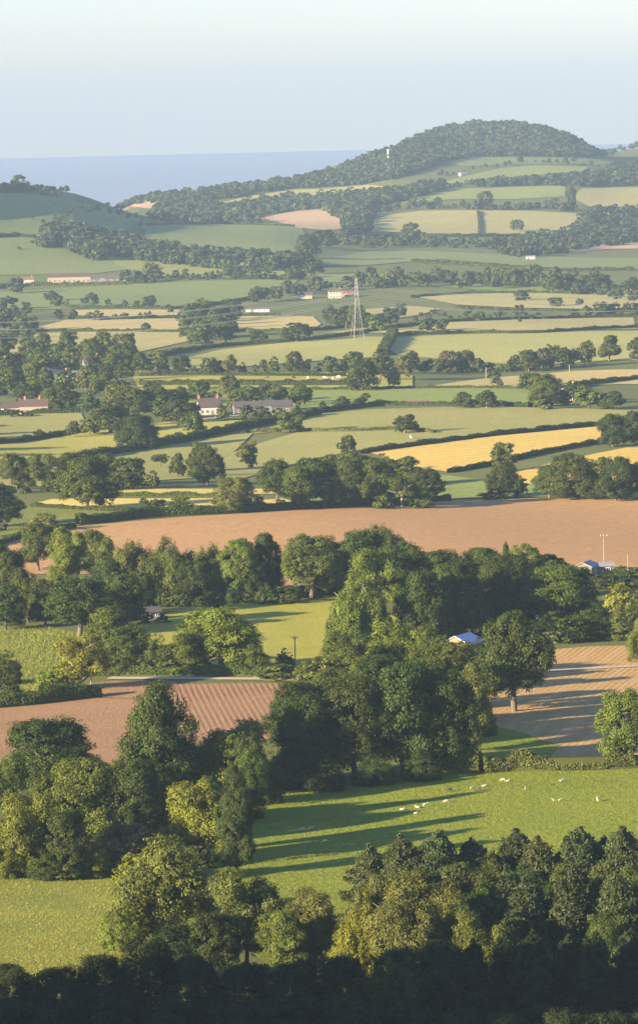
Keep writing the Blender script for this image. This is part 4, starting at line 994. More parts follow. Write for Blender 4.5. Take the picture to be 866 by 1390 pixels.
row('around the white farmhouse', [(340,414),(380,404),(420,396),(450,392)], 13, (12,22), 'oak oak ash', 'D M O', seed=28)
row('beside the pylon', [(445,440),(470,444),(505,450),(530,440),(545,430)], 12, (18,34), 'oak oak ash', 'D M', seed=29)
cluster('on the tan strip behind the hay field', [(580,449,24,18,'oak','D','left one of two dark trees on the tan strip'), (600,449,20,18,'oak','D','right one of two dark trees on the tan strip'), (706,437,6,8,'oak','D'), (707,408,26,15,'oak','D'), (755,416,24,14,'oak','D'), (787,414,12,10,'oak','D'), (866,442,14,20,'oak','D')])
row('in the scrub right of the pylon', [(560,432),(620,430),(700,430),(740,428)], 22, (9,15), 'oak bush bush', 'D M O', jy=6, seed=30)
row('at the right edge below the belt', [(770,430),(800,428),(840,428),(868,424)], 10, (12,20), 'oak oak ash', 'D M', seed=31)
row('in the far belt, left half', [(470,392),(530,386),(600,386),(650,390)], 26, (14,24), 'oak oak ash tall', 'D M M O', jy=5, seed=32)
row('in the far belt, right half', [(650,386),(720,386),(780,394),(830,400),(868,404)], 34, (16,26), 'oak oak ash', 'D M M O R', jy=7, seed=33)
row('above the blue green field', [(170,384),(230,380),(300,378),(370,378),(420,378)], 24, (10,20), 'oak oak ash bush', 'D M O', seed=34)
cluster('at the left farm', [(22,398,26,22,'oak','D'), (10,420,30,20,'oak','D'), (205,378,34,22,'ash','O'), (350,378,30,16,'dome','M'), (320,376,20,16,'ash','O'), (420,350,40,34,'oak','D'), (425,372,30,22,'oak','D'), (440,335,40,24,'oak','D'), (68,408,22,14,'oak','D'), (115,412,14,9,'oak','D')])
row('under the small tan field', [(405,335),(440,326),(470,330),(500,336),(560,334),(600,336)], 22, (12,24), 'oak oak bush', 'D D M', jy=5, seed=35)
row('below the hill field', [(540,332),(600,336),(660,334),(720,330),(770,322)], 26, (10,18), 'oak oak bush ash', 'D M M', jy=4, seed=36)
row('above the hill field', [(505,288),(560,282),(620,281),(660,284),(720,282),(780,286)], 26, (8,16), 'oak oak bush', 'D M', jy=2, seed=37)
cluster('on the distant hill fields', [(702,314,19,18,'dome','D','lone round dark tree on the yellow tan hill field'), (660,284,26,26,'oak','D'), (775,282,16,34,'oak','D'), (795,310,20,20,'ash','D'), (557,318,24,18,'oak','D'),
 (26,248,24,18,'oak','M','rounded tree on the crest of the left hill'), (90,253,10,9,'oak','D'), (70,256,10,6,'bush','D'), (146,270,8,5,'bush','D'), (48,252,16,8,'bush','D'), (6,254,14,8,'bush','D')])
row('dotted along the slope of the left hill', [(60,310),(105,286),(150,290),(190,300),(200,318)], 16, (5,10), 'bush oak', 'O M D', jy=5, seed=38)
row('along the far right skyline', [(822,206),(842,204),(866,198)], 6, (6,10), 'oak', 'D', seed=39)
row('between fields under the wooded hill', [(590,258),(640,250),(700,248),(760,242),(800,240)], 26, (7,13), 'oak bush', 'D M', jy=3, seed=40)
row('in the hedge under the hilltop wood', [(590,238),(640,230),(700,222),(770,220),(830,226)], 22, (5,10), 'oak bush', 'D M', jy=2, seed=41)



row('along the top of the sunlit meadow', [(215,822),(300,822),(380,818),(470,806)], 16, (26,40), 'bush', 'D D M', jy=3, wr=(1.1,1.7), seed=61)
row('at far left below the red field', [(-5,812),(60,808),(130,815),(200,820)], 12, (30,44), 'bush', 'D D M', jy=8, wr=(1.1,1.6), seed=62)
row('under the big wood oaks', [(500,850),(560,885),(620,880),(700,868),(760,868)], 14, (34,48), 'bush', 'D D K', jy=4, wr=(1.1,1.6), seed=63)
row('under the lower left oaks', [(20,1180),(90,1190),(150,1186),(230,1170),(290,1180)], 10, (40,56), 'bush', 'D D M', jy=5, wr=(1.1,1.6), seed=64)
row('left of the red field end', [(0,722),(60,730),(110,735)], 5, (14,24), 'bush', 'M O', jy=3, seed=65)
row('above the red field at left', [(10,668),(90,668),(170,664)], 8, (16,24), 'bush', 'D M', jy=2, wr=(1.1,1.6), seed=66)
row('above the middle of the red field', [(370,686),(440,690),(500,686),(590,686)], 9, (18,28), 'bush', 'D D M', jy=2, wr=(1.1,1.6), seed=67)
row('in the left hill gully', [(40,300),(90,296),(130,312),(60,330),(20,338)], 14, (5,9), 'bush oak', 'D M O', jy=4, seed=44)
gx = np.random.default_rng(91); out = []
for i in range(150):
    right = gx.random() < .6
    y = float(gx.uniform(385, 880 if right else 640)); x = float(gx.uniform(925, 1230) if right else gx.uniform(-330, -75))
    h = (13 + 4*gx.random())*(y - 125)/(118 + (y < 700)*12)
    out.append((x, y, h*gx.uniform(.85, 1.25), h, ('oak', 'ash', 'oak', 'dome')[gx.integers(4)], ('D', 'M', 'L')[gx.integers(3)]))
cluster('beyond the edge of the view', out)
make_trees(300)
woodland('hilltop_wood', 'dense dark wood covering the round hilltop', [(470,226),(500,214),(530,206),(556,194),(575,184),(600,176),(640,170),(690,169),(740,173),(780,184),(806,196),(832,210),(800,213),(700,212),(640,213),(600,220),(560,236),(520,246),(470,240)], 5, (5,12.5), (.058,.078,.032), 51)
woodland('ridge_wood', 'dark wooded ridge running left from the round hill to the sea', [(160,275),(200,268),(250,264),(300,256),(360,250),(410,243),(440,236),(480,222),(520,240),(500,250),(440,254),(400,255),(350,262),(310,270),(250,274),(190,277)], 7, (5,11.5), (.062,.082,.034), 52)
woodland('lower_ridge_wood', 'patchy wood below the olive strip on the ridge', [(305,286),(330,276),(380,269),(440,266),(500,261),(540,260),(500,272),(440,280),(420,285),(380,289),(350,293)], 13, (6,11), (.062,.082,.034), 59)
woodland('slope_wood', 'wood on the lower flank between the small tan field and the hill fields', [(440,284),(500,268),(560,258),(600,252),(600,258),(540,274),(505,284),(500,318),(470,322),(466,300)], 10, (8,13), (.058,.078,.032), 53)
woodland('valley_wood', 'wood behind the green shoulder of the left hill', [(205,300),(215,284),(260,276),(300,284),(345,294),(352,302),(300,303),(240,303)], 12, (9,14), (.06,.08,.032), 54)
woodland('hillside_wood', 'dark diagonal wood across the left hillside', [(58,340),(62,318),(90,312),(120,322),(170,330),(230,344),(300,352),(400,355),(420,360),(400,367),(330,368),(260,362),(190,354),(135,345),(138,358),(120,352),(80,332)], 12, (9,14), (.056,.076,.030), 55)
woodland('far_scrub', 'mixed scrub and trees at the right below the olive field', [(770,322),(800,290),(840,286),(900,288),(900,326),(830,334),(790,338),(750,346),(700,350),(660,338),(720,328)], 16, (7,12), (.05,.068,.028), 56)
woodland('far_scrub', 'tree covered slope at the right edge under the hilltop', [(800,242),(830,228),(900,222),(900,252),(840,252),(790,254),(700,252),(640,254),(700,244)], 14, (7,12), (.052,.07,.03), 57)
woodland('crest_wood', 'small dark wood on the crest of the left hill', [(-20,262),(-20,248),(20,250),(60,253),(96,258),(80,266),(30,262)], 14, (3,6), (.05,.066,.028), 58)
# ------------------------------------------------------------------ buildings
WALLS = {'white': plain('white_render', (.56, .53, .47), .8, var=.06), 'pink': plain('pink_stone', (.36, .26, .19), .85), 'stone': plain('grey_stone', (.20, .19, .17), .9),
         'cream': plain('cream_render', (.56, .48, .36), .85), 'brick': plain('orange_brick', (.42, .20, .12), .85), 'board': plain('weathered_board', (.20, .17, .14), .9), 'block': plain('grey_block', (.11, .10, .09), .9)}
ROOFS = {'tile': plain('brown_tile', (.085, .060, .048), .8, var=.25, scale=2.5), 'slate': plain('dark_slate', (.12, .12, .13), .6, var=.25), 'metal': plain('pale_metal_sheet', (.42, .48, .58), .45, .3, .08),
         'asb': plain('grey_cement_sheet', (.085, .074, .068), .85, var=.2), 'red': plain('red_tile', (.20, .085, .06), .85, var=.2), 'blue': plain('blue_sheet', (.16, .36, .62), .5), 'wht': plain('white_sheet', (.30, .29, .27), .6)}
GLASS = plain('window_glass', (.05, .06, .07), .15, var=.05); DOORM = plain('painted_door', (.16, .18, .16), .6); FRAME = plain('white_frame', (.75, .73, .68), .6)
def building(name, label, px, py, W, D, H, rise, rz, wall, roof, windows=(), doors=(), chimneys=(), over=.35, cat='house', mono=False, open_front=False):
    """W along the ridge, D across; windows/doors: (side, along, sill, width, height); side 'f' = near long side, 'b' far, 'l'/'r' gables"""
    p = at1(px, py); r = empty(name, (p[0], p[1], p[2] - .1), R(rz))
    mb = MB()
    if mono:
        prof = [(-W/2, -D/2, 0), (-W/2, D/2, 0), (-W/2, D/2, H + rise), (-W/2, -D/2, H)]
    else:
        prof = [(-W/2, -D/2, 0), (-W/2, D/2, 0), (-W/2, D/2, H), (-W/2, 0, H + rise), (-W/2, -D/2, H)]
    mb.prism(prof, (W, 0, 0)); mb.build('wall', WALLS[wall], r)
    rb = MB(); t = .16
    def slab(y0, z0, y1, z1):
        L = math.hypot(y1 - y0, z1 - z0); ey, ez = (y1 - y0)/L, (z1 - z0)/L
        y0 -= ey*over; z0 -= ez*over
        rb.prism([(-W/2 - over, y0, z0 + .02), (-W/2 - over, y1, z1 + .02), (-W/2 - over, y1, z1 + t), (-W/2 - over, y0, z0 + t)], (W + 2*over, 0, 0))
    if mono: slab(-D/2, H, D/2 + over, H + rise + over*rise/D)
    else:
        slab(-D/2, H, 0, H + rise); slab(D/2, H, 0, H + rise)
    ro = rb.build('roof', ROOFS[roof], r)
    for cx in chimneys:
        c = MB(); c.box((cx, 0, H + rise + .35), (.8, .7, 1.7)); c.box((cx, 0, H + rise + 1.26), (.95, .85, .12)); c.tube([(cx, 0, H + rise + 1.3), (cx, 0, H + rise + 1.65)], .15, 8)
        c.build('chimney', WALLS['brick'], ro)
    def opening(side, a, s, w_, h_, kind):
        th = .07
        o = MB(); fr = MB()
        if side in 'fb':
            y = -D/2 - th/2 if side == 'f' else D/2 + th/2
            sg = -1 if side == 'f' else 1
            o.box((a, y, s + h_/2), (w_, th, h_))
            y2 = y + sg*.05
            for q in (-1, 1): fr.box((a + q*w_/2, y2, s + h_/2), (.12, .1, h_ + .12))
            fr.box((a, y2, s - .06), (w_ + .24, .16, .1)); fr.box((a, y2, s + h_ + .05), (w_ + .12, .1, .1))
            if kind == 'window': fr.box((a, y2, s + h_/2), (.07, .08, h_))
        else:
            x = -W/2 - th/2 if side == 'l' else W/2 + th/2
            sg = -1 if side == 'l' else 1
            o.box((x, a, s + h_/2), (th, w_, h_)); x2 = x + sg*.05
            for q in (-1, 1): fr.box((x2, a + q*w_/2, s + h_/2), (.1, .12, h_ + .12))
            fr.box((x2, a, s - .06), (.16, w_ + .24, .1)); fr.box((x2, a, s + h_ + .05), (.1, w_ + .12, .1))
            if kind == 'window': fr.box((x2, a, s + h_/2), (.08, .07, h_))
        ob = o.build(kind, GLASS if kind == 'window' else DOORM, r)
        fr.build('frame', FRAME, ob)
    for wd in windows: opening(*wd, 'window')
    for dr in doors: opening(*dr, 'door')
    return tag(r, label, cat)
def wins(n, W, floors=1, w_=1.1, h_=1.2, side='f', skip=()):
    return [(side, -W/2 + W*(i + .5)/n, .95 + 2.6*f, w_, h_) for f in range(floors) for i in range(n) if (i, f) not in skip]

building('farm_shed', 'orange brick shed with pale blue metal roof among the trees', 628, 886, 7.0, 6.2, 2.5, 1.5, 62, 'brick', 'metal', [('l', -1.5, 1.0, 1.2, 1.0)], [('f', 1.5, 0.05, 2.4, 2.1)], cat='shed')
building('farm_shed', 'small white walled shed right of the dark oak by the drilled field', 737, 872, 5.2, 3.6, 2.3, .5, 8, 'white', 'wht', [('f', 1.2, 1.0, .9, .9)], [('f', -1.2, .05, 1.0, 1.9)], cat='shed', mono=True)
building('farm_shed', 'low dark boarded shed behind the white walled one', 752, 862, 9, 5, 2.4, 1.1, -5, 'board', 'slate', [('f', 2.6, 1.0, 1.0, .8)], [('f', -2.5, .05, 2.0, 2.0)], cat='shed')
building('farm_shed', 'shed with a bright blue sheet roof beside the broad oak', 712, 856, 5, 4, 2.6, .9, 15, 'board', 'blue', [('f', 1.2, 1.0, .9, .8)], [('f', -1, .05, 1.2, 1.9)], cat='shed')
building('farm_shed', 'low shed with pale pitched roof below the red field', 796, 779, 6, 4.5, 2.2, 1.0, 70, 'board', 'wht', [('l', 0, 1.0, 1.0, .8)], [('f', 0, .05, 1.2, 1.9)], cat='shed')
building('farm_shed', 'long low pale roofed lean to right of the pitched shed', 814, 778, 7, 3.4, 2.0, .5, 4, 'board', 'wht', [('f', 2, .9, 1.0, .7)], [('f', -1.6, .05, 1.2, 1.7)], cat='shed', mono=True)
building('stone_shed', 'small grey stone shed in shade at the left of the sunlit meadow', 203, 841, 4.5, 3.6, 2.0, 1.0, 20, 'stone', 'asb', [('f', 1.4, 1.0, .8, .8)], [('f', -1, .05, 1.1, 1.9)], cat='shed')
building('cottage', 'long pink cottage with brown tiled roof and two chimneys', 46, 561, 12.5, 6, 3.6, 2.8, 2, 'pink', 'tile', wins(4, 12.5, 1, 1.0, 1.2, skip=((1, 0),)), [('f', -1.5, .05, 1.0, 2.0)], (-3.8, 2.6))
building('cottage', 'white fronted cottage at the left edge by the pink one', 16, 561, 9, 5.5, 2.8, 2.4, 6, 'white', 'tile', wins(3, 9, 1, skip=((1, 0),)), [('f', 0, .05, 1.0, 2.0)], (3.6,))
building('house', 'dark roofed house with white gable among village trees', 74, 516, 8.5, 6.5, 4.2, 3.0, 38, 'white', 'slate', wins(3, 8.5, 1) + [('l', 0, 1.2, 1.1, 1.2)], [('f', 3.2, .05, 1.0, 2.0)], (3.2,))
building('house', 'low pale bungalow right of the dark roofed village house', 98, 516, 8, 5.5, 2.8, 2.0, -8, 'cream', 'slate', wins(3, 8, 1, skip=((1, 0),)), [('f', 0, .05, 1.0, 2.0)], (-3,))
building('house', 'house with a steep tiled roof high among the village trees', 124, 504, 8, 6.5, 4.6, 3.6, 12, 'stone', 'tile', wins(3, 8, 1), [('f', 3.2, .05, 1.0, 2.0)], (3.2,))
building('house', 'white house with steep brown roof left of the long barn', 283, 562, 9, 7.5, 3.4, 3.6, 10, 'white', 'tile', wins(4, 9, 1, skip=((2, 0),)) + [('r', 0, 1.2, 1.2, 1.3)], [('f', 1.1, .05, 1.0, 2.0)], (-4.0, 4.0))
building('barn', 'long low barn with grey brown sheet roof', 356, 560, 25, 10, 3.2, 2.0, 7, 'block', 'asb', wins(6, 25, 1, 1.6, .9, skip=((3, 0),)), [('f', 1.8, .05, 3.2, 2.8), ('l', 0, .05, 3.4, 3.0)], cat='barn')
building('farm_shed', 'long low rust red shed behind the dark hedge', 565, 550, 11, 3, 1.6, .6, 1, 'brick', 'red', [('f', 3, .7, 1.2, .6), ('f', -3, .7, 1.2, .6)], [('f', 0, .05, 1.4, 1.4)], cat='shed')
building('house', 'white house half hidden by trees near the right edge', 771, 543, 7, 6, 4.4, 2.6, -28, 'white', 'slate', wins(2, 7, 2) + [('l', 0, 1.2, 1.1, 1.2)], [('f', 0, .05, 1.0, 2.0)], (2.6,))
building('farmhouse', 'cream flat fronted farmhouse left of the pylon top', 455, 404, 10, 7, 5.2, 1.6, 4, 'cream', 'asb', wins(4, 10, 2, skip=((1, 0),)), [('f', -1.3, .05, 1.1, 2.1)], (3.8,))
building('barn', 'red tiled low barn right of the cream farmhouse', 474, 402, 10, 5.5, 2.6, 1.8, -6, 'brick', 'red', [('f', 3, 1, 1.2, .9)], [('f', -2, .05, 2.4, 2.2)], cat='barn')
building('barn', 'brown roofed barn among trees left of the cream farmhouse', 415, 405, 11, 6, 3.0, 2.0, -10, 'pink', 'tile', [('f', 3, 1, 1.2, .9)], [('f', -2, .05, 2.4, 2.4)], cat='barn')
building('barn', 'low grey barn with white end below the farm trees', 350, 423, 17, 6, 2.4, 1.5, -2, 'white', 'asb', [('f', 5, 1, 1.2, .8), ('f', 1, 1, 1.2, .8)], [('f', -4, .05, 2.4, 2.1), ('l', 0, .05, 1.6, 2.0)], cat='barn')
building('farmhouse', 'very long pink farm building under the left hill', 94, 383, 36, 9, 5.0, 3.0, 2, 'pink', 'tile', wins(9, 36, 1, 1.6, 1.6, skip=((4, 0),)), [('f', 0, .05, 2.6, 3.0), ('r', 0, .05, 3, 3)], ())
building('barn', 'dark roofed barn right of the long pink farm building', 148, 382, 30, 9, 3.4, 2.4, -1, 'block', 'asb', wins(6, 30, 1, 1.8, 1.0, skip=((2, 0),)), [('f', -5, .05, 3.2, 3.0)], cat='barn')
building('house', 'small pale house left of the long pink farm building', 37, 384, 11, 6, 3.2, 2.0, 3, 'cream', 'red', wins(4, 11, 1, skip=((1, 0),)), [('f', -1.4, .05, 1.0, 2.0)], (4,))
building('farm_shed', 'tiny white shed on the far green field', 720, 352, 8, 4, 2.6, 1.0, 2, 'white', 'wht', [('f', 2, 1, 1.2, .8)], [('f', -2, .05, 1.6, 2)], cat='shed')
building('farm_shed', 'small pale barn below the mast on the wooded hill', 628, 238, 9, 5, 3.0, 1.6, 30, 'white', 'wht', [('f', 2, 1, 1.2, .8)], [('f', -2, .05, 2, 2.4)], cat='barn')

# ------------------------------------------------------------------ pylon and its wires
STEEL = plain('galvanised_steel', (.29, .29, .29), .5, .3, .05)
def lattice(mb, levels, wid, bar):
    for (z0, w0), (z1, w1) in zip(wid[:-1], wid[1:]):
        c0 = [(-w0, -w0, z0), (w0, -w0, z0), (w0, w0, z0), (-w0, w0, z0)]; c1 = [(-w1, -w1, z1), (w1, -w1, z1), (w1, w1, z1), (-w1, w1, z1)]
        for k in range(4):
            q = (k+1) % 4
            mb.bar(c0[k], c1[q], bar*.65); mb.bar(c0[q], c1[k], bar*.65); mb.bar(c1[k], c1[q], bar*.6)
p = at1(485, 459); PK = ppm(p); PH = 82/PK
pyl = empty('pylon', (p[0], p[1], p[2] - .1), R(20))
tag(pyl, 'tall pale lattice electricity pylon standing in the fields', 'pylon')
prof = [(0, 3.3), (PH*.17, 2.6), (PH*.33, 2.0), (PH*.47, 1.5), (PH*.58, 1.15), (PH*.68, .9), (PH*.78, .75), (PH*.88, .62), (PH*.94, .5)]
for sx in (-1, 1):
    for sy in (-1, 1):
        m = MB(); m.tube([(sx*w_, sy*w_, z) for z, w_ in prof] + [(0, 0, PH)], .075, 4); m.build('leg', STEEL, pyl)
m = MB(); lattice(m, None, prof, .065); m.build('bracing', STEEL, pyl)
ARMS = [(PH*.66, 4.4), (PH*.79, 5.2), (PH*.91, 4.0)]
tips = []
for z, L in ARMS:
    m = MB()
    for s in (-1, 1):
        for y in (-.5, .5):
            m.bar((s*.7, y, z), (s*L, 0, z + .1), .13); m.bar((s*.6, y, z + 1.8), (s*L, 0, z + .15), .1)
        m.bar((s*L*.55, .25, z + .05), (s*L*.55, -.25, z + .9), .1)
        tips.append((s*L, 0, z))
    a = m.build('crossarm', STEEL, pyl)
    for s in (-1, 1):
        i = MB(); i.tube([(s*L, 0, z + .05), (s*L, 0, z - .6), (s*L, 0, z - 1.6), (s*L, 0, z - 2.0)], [.09, .2, .2, .08], 8); i.build('insulator', GLASS, a)
WIRE = plain('bright_wire', (.72, .70, .66), .4, .5, .02)
ca, sa = math.cos(R(20)), math.sin(R(20))
base = np.array(pyl.location)
def wire_line(name, label, A, B, sag, rad=.075):
    A = np.array(A); B = np.array(B); t = np.linspace(0, 1, 28)[:, None]
    P = A + (B - A)*t; P[:, 2] -= 4*sag*(t*(1 - t))[:, 0]
    m = MB(); m.tube(P, rad, 4); o = m.build(name, WIRE); return tag(o, label, 'wire', 'power lines slung from the pylon')
lv = ['lowest', 'middle', 'top']
for i, tpt in enumerate(tips):
    W0 = base + np.array([tpt[0]*ca - tpt[1]*sa, tpt[0]*sa + tpt[1]*ca, tpt[2] - 2.0])
    side = 'near' if tpt[0]*sa < 0 else 'far'
    wl = W0 + np.array([-300, -165, -4.0]); wr = W0 + np.array([300, 120, -6.0])
    wire_line('power_line', f'{lv[i//2]} {side} side wire running left from the pylon', W0, wl, 9)
    wire_line('power_line', f'{lv[i//2]} {side} side wire running right from the pylon', W0, wr, 9)

# ------------------------------------------------------------------ mast on the hill
p = at1(527, 226); K = ppm(p); MH = 23/K
mast = empty('radio_mast', (p[0], p[1], p[2]), 0); tag(mast, 'pale lattice radio mast with dish drums rising from the hill wood', 'mast')
m = MB()
for k in range(3):
    a = 2.094*k; m.tube([(1.3*math.cos(a), 1.3*math.sin(a), 0), (.9*math.cos(a), .9*math.sin(a), MH)], .16, 5)
for i in range(10):
    z0, z1 = MH*i/10, MH*(i+1)/10
    for k in range(3):
        a, b = 2.094*k, 2.094*(k+1); m.bar((1.2*math.cos(a), 1.2*math.sin(a), z0), (1.1*math.cos(b), 1.1*math.sin(b), z1), .2)
m.build('tower', WALLS['white'], mast)
for z, s in ((.98, 1.7), (.83, 1.3), (.6, 1.1)):
    d = MB(); d.tube([(0, -1.4, MH*z), (0, -2.6, MH*z)], [s, s*.9], 14); d.build('dish', WALLS['white'], mast)

# ------------------------------------------------------------------ poles and posts
WOOD = plain('weathered_pole', (.27, .22, .17), .85, var=.2)
def pole(label, x, yb, yt, arm=0.0, box=False, rz=0.0, thick=.15):
    p = at1(x, yb); H = (yb - yt)/ppm(p)
    r = empty('utility_pole', (p[0], p[1], p[2] - .1), R(rz)); tag(r, label, 'pole')
    m = MB(); m.tube([(0, 0, -.3), (0, 0, H)], [thick, thick*.75], 8); m.build('post', WOOD, r)
    if arm:
        c = MB(); c.box((0, -.16, H - .35), (arm, .10, .11)); c.bar((-arm*.3, -.12, H - .4), (0, -.12, H - 1.0), .06); c.bar((arm*.3, -.12, H - .4), (0, -.12, H - 1.0), .06); co = c.build('crossarm', WOOD, r)
        for s in (-.45, 0, .45):
            i = MB(); i.tube([(s*arm, -.16, H - .29), (s*arm, -.16, H - .05)], [.06, .08], 8); i.build('insulator', FRAME, co)
    if box:
        b = MB(); b.box((.3, -.2, H*.2), (.7, .4, .8)); b.box((.3, -.2, H*.2 + .43), (.78, .48, .06)); b.build('transformer_box', FRAME, r)
pole('utility pole with white crossarm in the sunlit meadow', 401, 903, 862, 1.7, rz=10)
pole('pale bare pole at the end of the scrub hedge', 124, 938, 897, .5)
pole('pole with a small white box above the dark central wood', 453, 913, 884, 0, True)
pole('short pale post left of the boxed pole', 442, 926, 904)
pole('pole with crossarm poking out above the brick shed trees', 654, 866, 826, 1.6, rz=-15)
pole('tall pole with crossarm at the edge of the red field', 820, 764, 725, 1.9, rz=12)
pole('plain tall pole right of the one with a crossarm', 853, 792, 752)
pole('thin white post at the end of the hay field', 773, 506, 495, thick=.25)
pole('short white post among the trees right of the pylon belt', 660, 512, 498, thick=.3)
pole('short pale gate post at the shaded corner of the pasture', 531, 1057, 1047, thick=.17)

# ------------------------------------------------------------------ sheep and cattle
WOOL = plain('sheep_wool', (.46, .41, .31), .95, var=.12, scale=9); HIDE = plain('dark_hide', (.06, .05, .045), .85, var=.3, scale=2); CREAM = plain('cream_hide', (.72, .66, .55), .85)
def skin(name, J, E, mat, sub=1):
    me = bpy.data.meshes.new(name); me.from_pydata([j[:3] for j in J], E, []); o = bpy.data.objects.new(name, me); COL.objects.link(o)
    o.modifiers.new('s', 'SKIN'); sd = o.modifiers.new('d', 'SUBSURF'); sd.levels = sub; sd.render_levels = sub
    for v, j in zip(me.skin_vertices[0].data, J): v.radius = (j[3], j[4] if len(j) > 4 else j[3])
    me.skin_vertices[0].data[0].use_root = True
    bpy.context.view_layer.update()
    ev = o.evaluated_get(bpy.context.evaluated_depsgraph_get()); out = bpy.data.meshes.new_from_object(ev)
    bpy.data.objects.remove(o); bpy.data.meshes.remove(me)
    out.materials.clear(); out.materials.append(mat); out.polygons.foreach_set('use_smooth', [True]*len(out.polygons)); out.name = name
    return out
def quad_mesh(pose, mat, k=1.0):
    # pelvis, mid back, shoulders, neck, head, muzzle ; length along +x
    if pose == 'lying': zb, hz, hx = .30, .56, .62
    elif pose == 'graze': zb, hz, hx = .62, .22, .84
    else: zb, hz, hx = .62, .96, .74
    J = [(-.36, 0, zb + .02, .20, .23), (0, 0, zb - .01, .25, .27), (.34, 0, zb + .02, .20, .24), (.52, 0, zb + (.14 if pose != 'graze' else -.06), .12), (hx - .06, 0, hz, .095), (hx + .13, 0, hz - (.06 if pose != 'graze' else .12), .055), (-.56, 0, zb + .05, .05), (-.6, 0, zb - .18, .03)]
    E = [(0, 1), (1, 2), (2, 3), (3, 4), (4, 5), (0, 6), (6, 7)]
    for s in (-1, 1):
        J.append((hx - .1, s*.17, hz + .05, .03)); E.append((4, len(J) - 1))
        if pose == 'lying':
            n = len(J); J += [(-.30, s*.2, .16, .09), (-.05, s*.26, .08, .045), (.30, s*.16, .14, .07), (.50, s*.15, .06, .04)]
            E += [(0, n), (n, n + 1), (2, n + 2), (n + 2, n + 3)]
        else:
            n = len(J); J += [(-.38, s*.14, .42, .10), (-.44, s*.14, .26, .045), (-.40, s*.14, .02, .04), (.34, s*.12, .42, .08), (.36, s*.12, .24, .042), (.35, s*.12, .02, .04)]
            E += [(0, n), (n, n + 1), (n + 1, n + 2), (2, n + 3), (n + 3, n + 4), (n + 4, n + 5)]
    J = [tuple(v*k for v in j) for j in J]
    return skin('animal', J, E, mat)
SM = {q: quad_mesh(q, WOOL, .74) for q in ('stand', 'graze', 'lying')}
LAMB = quad_mesh('stand', WOOL, .52)
DARK = quad_mesh('graze', HIDE, .9)
SHEEP = [
 (657, 1069, 'lying', 10, 'large cream sheep lying at the end of a tree shadow, middle of the pasture'), (683, 1062, 'graze', 160, 'tawny sheep grazing near the hedge above the lying one'), (713, 1073, 'lamb', 80, 'lamb standing right of the shadow tip'),
 (762, 1062, 'lying', 30, 'bright white sheep lying alone below the hedge at right'), (752, 1089, 'lamb', 200, 'left of two tiny lambs in the open right of the pasture'), (760, 1089, 'lamb', 20, 'right of two tiny lambs in the open right of the pasture'), (811, 1089, 'stand', 95, 'white sheep standing at the right edge of the flock'),
 (546, 1101, 'lying', 5, 'cream sheep lying at the left end of the middle group'), (567, 1098, 'lying', 170, 'sheep lying in the middle of the middle group'), (577, 1096, 'stand', 20, 'white sheep standing at the right of the middle group'), (564, 1107, 'lamb', 0, 'lamb in the shadow just below the middle group'),
 (606, 1091, 'graze', 190, 'sheep grazing right of the middle group'), (411, 1129, 'graze', 180, 'left of two white sheep between the lower shadows'), (422, 1128, 'stand', 10, 'right of two white sheep between the lower shadows'), (640, 1072, 'lamb', 40, 'lamb beside the large cream sheep'), (689, 1063, 'lamb', 0, 'lamb beside the tawny sheep')]
for x, y, q, rz, lab in SHEEP:
    p = at1(x, y); o = link('sheep' if q != 'lamb' else 'lamb', LAMB if q == 'lamb' else SM[q], None, (p[0], p[1], p[2] + .06)); o.rotation_euler = (0, 0, R(rz)); tag(o, lab, 'sheep' if q != 'lamb' else 'lamb', 'sheep flock in the green pasture')
for x, y, rz, lab in [(609, 1076, 10, 'dark sheep grazing above the long shadow'), (649, 1075, 150, 'dark sheep left of the large cream sheep')]:
    p = at1(x, y); o = link('sheep', DARK, None, (p[0], p[1], p[2] + .06)); o.rotation_euler = (0, 0, R(rz)); tag(o, lab, 'sheep', 'sheep flock in the green pasture')
COWD = quad_mesh('graze', HIDE, 1.75); COWW = quad_mesh('graze', CREAM, 1.75)
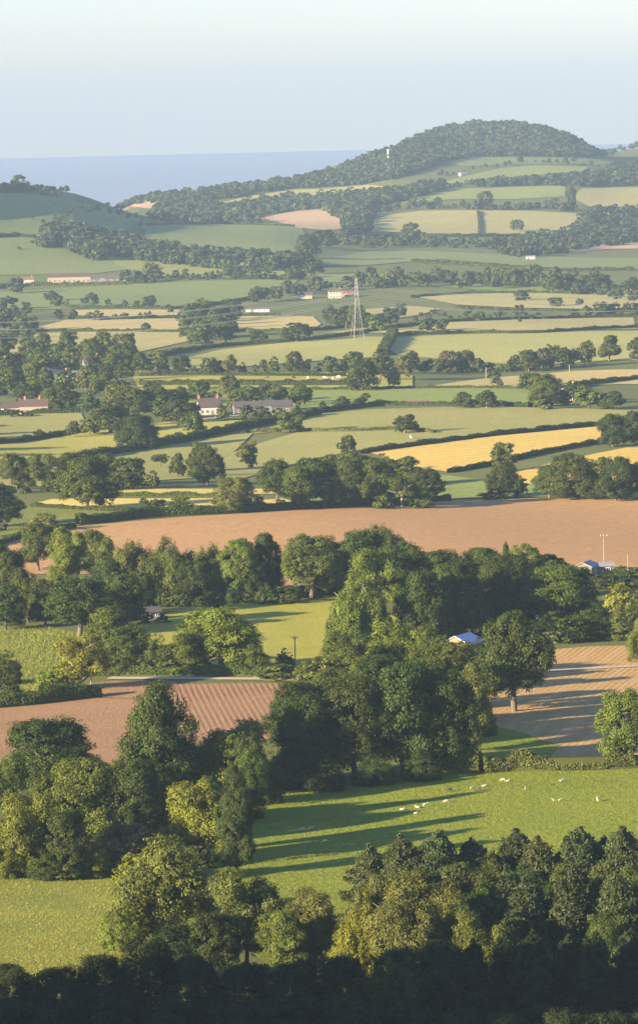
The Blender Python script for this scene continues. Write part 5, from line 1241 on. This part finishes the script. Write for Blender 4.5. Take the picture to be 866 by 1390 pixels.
for x, y, q, rz, lab in [(316, 515, 'd', 5, 'dark cow grazing leftmost on the striped green strip'), (363, 515, 'd', 170, 'dark cow grazing in the middle of the strip'), (398, 515, 'd', 20, 'dark cow grazing left of the pale cow'), (418, 515, 'w', 100, 'pale cow alone right of the dark cows'),
                       (441, 515, 'w', 0, 'pale cow at the left of the far trio'), (453, 516, 'w', 20, 'pale cow in the middle of the far trio'), (460, 514, 'w', 160, 'pale cow at the right of the far trio'), (558, 596, 'w', 80, 'lone pale cow below the low dark tree on the middle field')]:
    p = at1(x, y); o = link('cow', COWD if q == 'd' else COWW, None, (p[0], p[1], p[2] + .3)); o.rotation_euler = (0, 0, R(rz)); tag(o, lab, 'cow', 'cattle on the far strips')

# ------------------------------------------------------------------ tussocks that break up the near grass
def tussocks(name, label, poly, n, hr, wid, col, seed):
    g = np.random.default_rng(seed); poly = np.array(poly, float); lo, hi = poly.min(0), poly.max(0)
    Q = lo + (hi - lo)*g.random((n*3, 2)); Q = Q[pip(poly, Q)][:n]; P = at(Q[:, 0], Q[:, 1]); n = len(P)
    pk = .5 + .5*np.sin(P[:, 0]*.23 + 1.7*np.sin(P[:, 1]*.11))*np.sin(P[:, 1]*.17 + P[:, 0]*.05)
    P = P[g.random(n) < .25 + .75*pk]; n = len(P)
    h = g.uniform(*hr, n); a = g.uniform(0, math.pi, n); lean = g.normal(0, .35, (n, 2))
    d = np.stack([np.cos(a), np.sin(a), np.zeros(n)], 1)*(wid*g.uniform(.6, 1.4, n))[:, None]/2
    top = np.stack([lean[:, 0]*h, lean[:, 1]*h, h], 1)
    P[:, 2] += .02
    V = np.stack([P - d, P + d, P + d*.55 + top, P - d*.55 + top], 1).reshape(-1, 3)
    o = link(name, mesh_np(name, V, np.arange(n*4).reshape(n, 4), [FOL], attr=.35 + .35*g.random(n))); o.color = (*col, 1)
    tag(o, label, 'grass', kind='stuff')
tussocks('grass', 'short tufted grass of the sheep pasture', [(300,1095),(400,1070),(560,1056),(860,1042),(880,1042),(880,1200),(500,1240),(350,1230)], 60000, (.05, .16), .14, (.185, .21, .024), 5)
tussocks('long_grass', 'long yellowing grass of the lower left meadow', [(-20,1190),(240,1200),(290,1300),(60,1345),(-20,1345)], 40000, (.06, .22), .08, (.235, .245, .042), 6)
tussocks('long_grass', 'uncut sunlit grass of the enclosed meadow', [(182,852),(300,822),(470,808),(560,860),(470,922),(360,922),(220,880)], 26000, (.06, .18), .1, (.40, .34, .045), 7)
tussocks('tall_weeds', 'tall sunlit weeds at the left edge', [(-10,858),(60,850),(125,866),(140,905),(60,945),(-10,945)], 26000, (.15, .6), .12, (.18, .205, .034), 8)
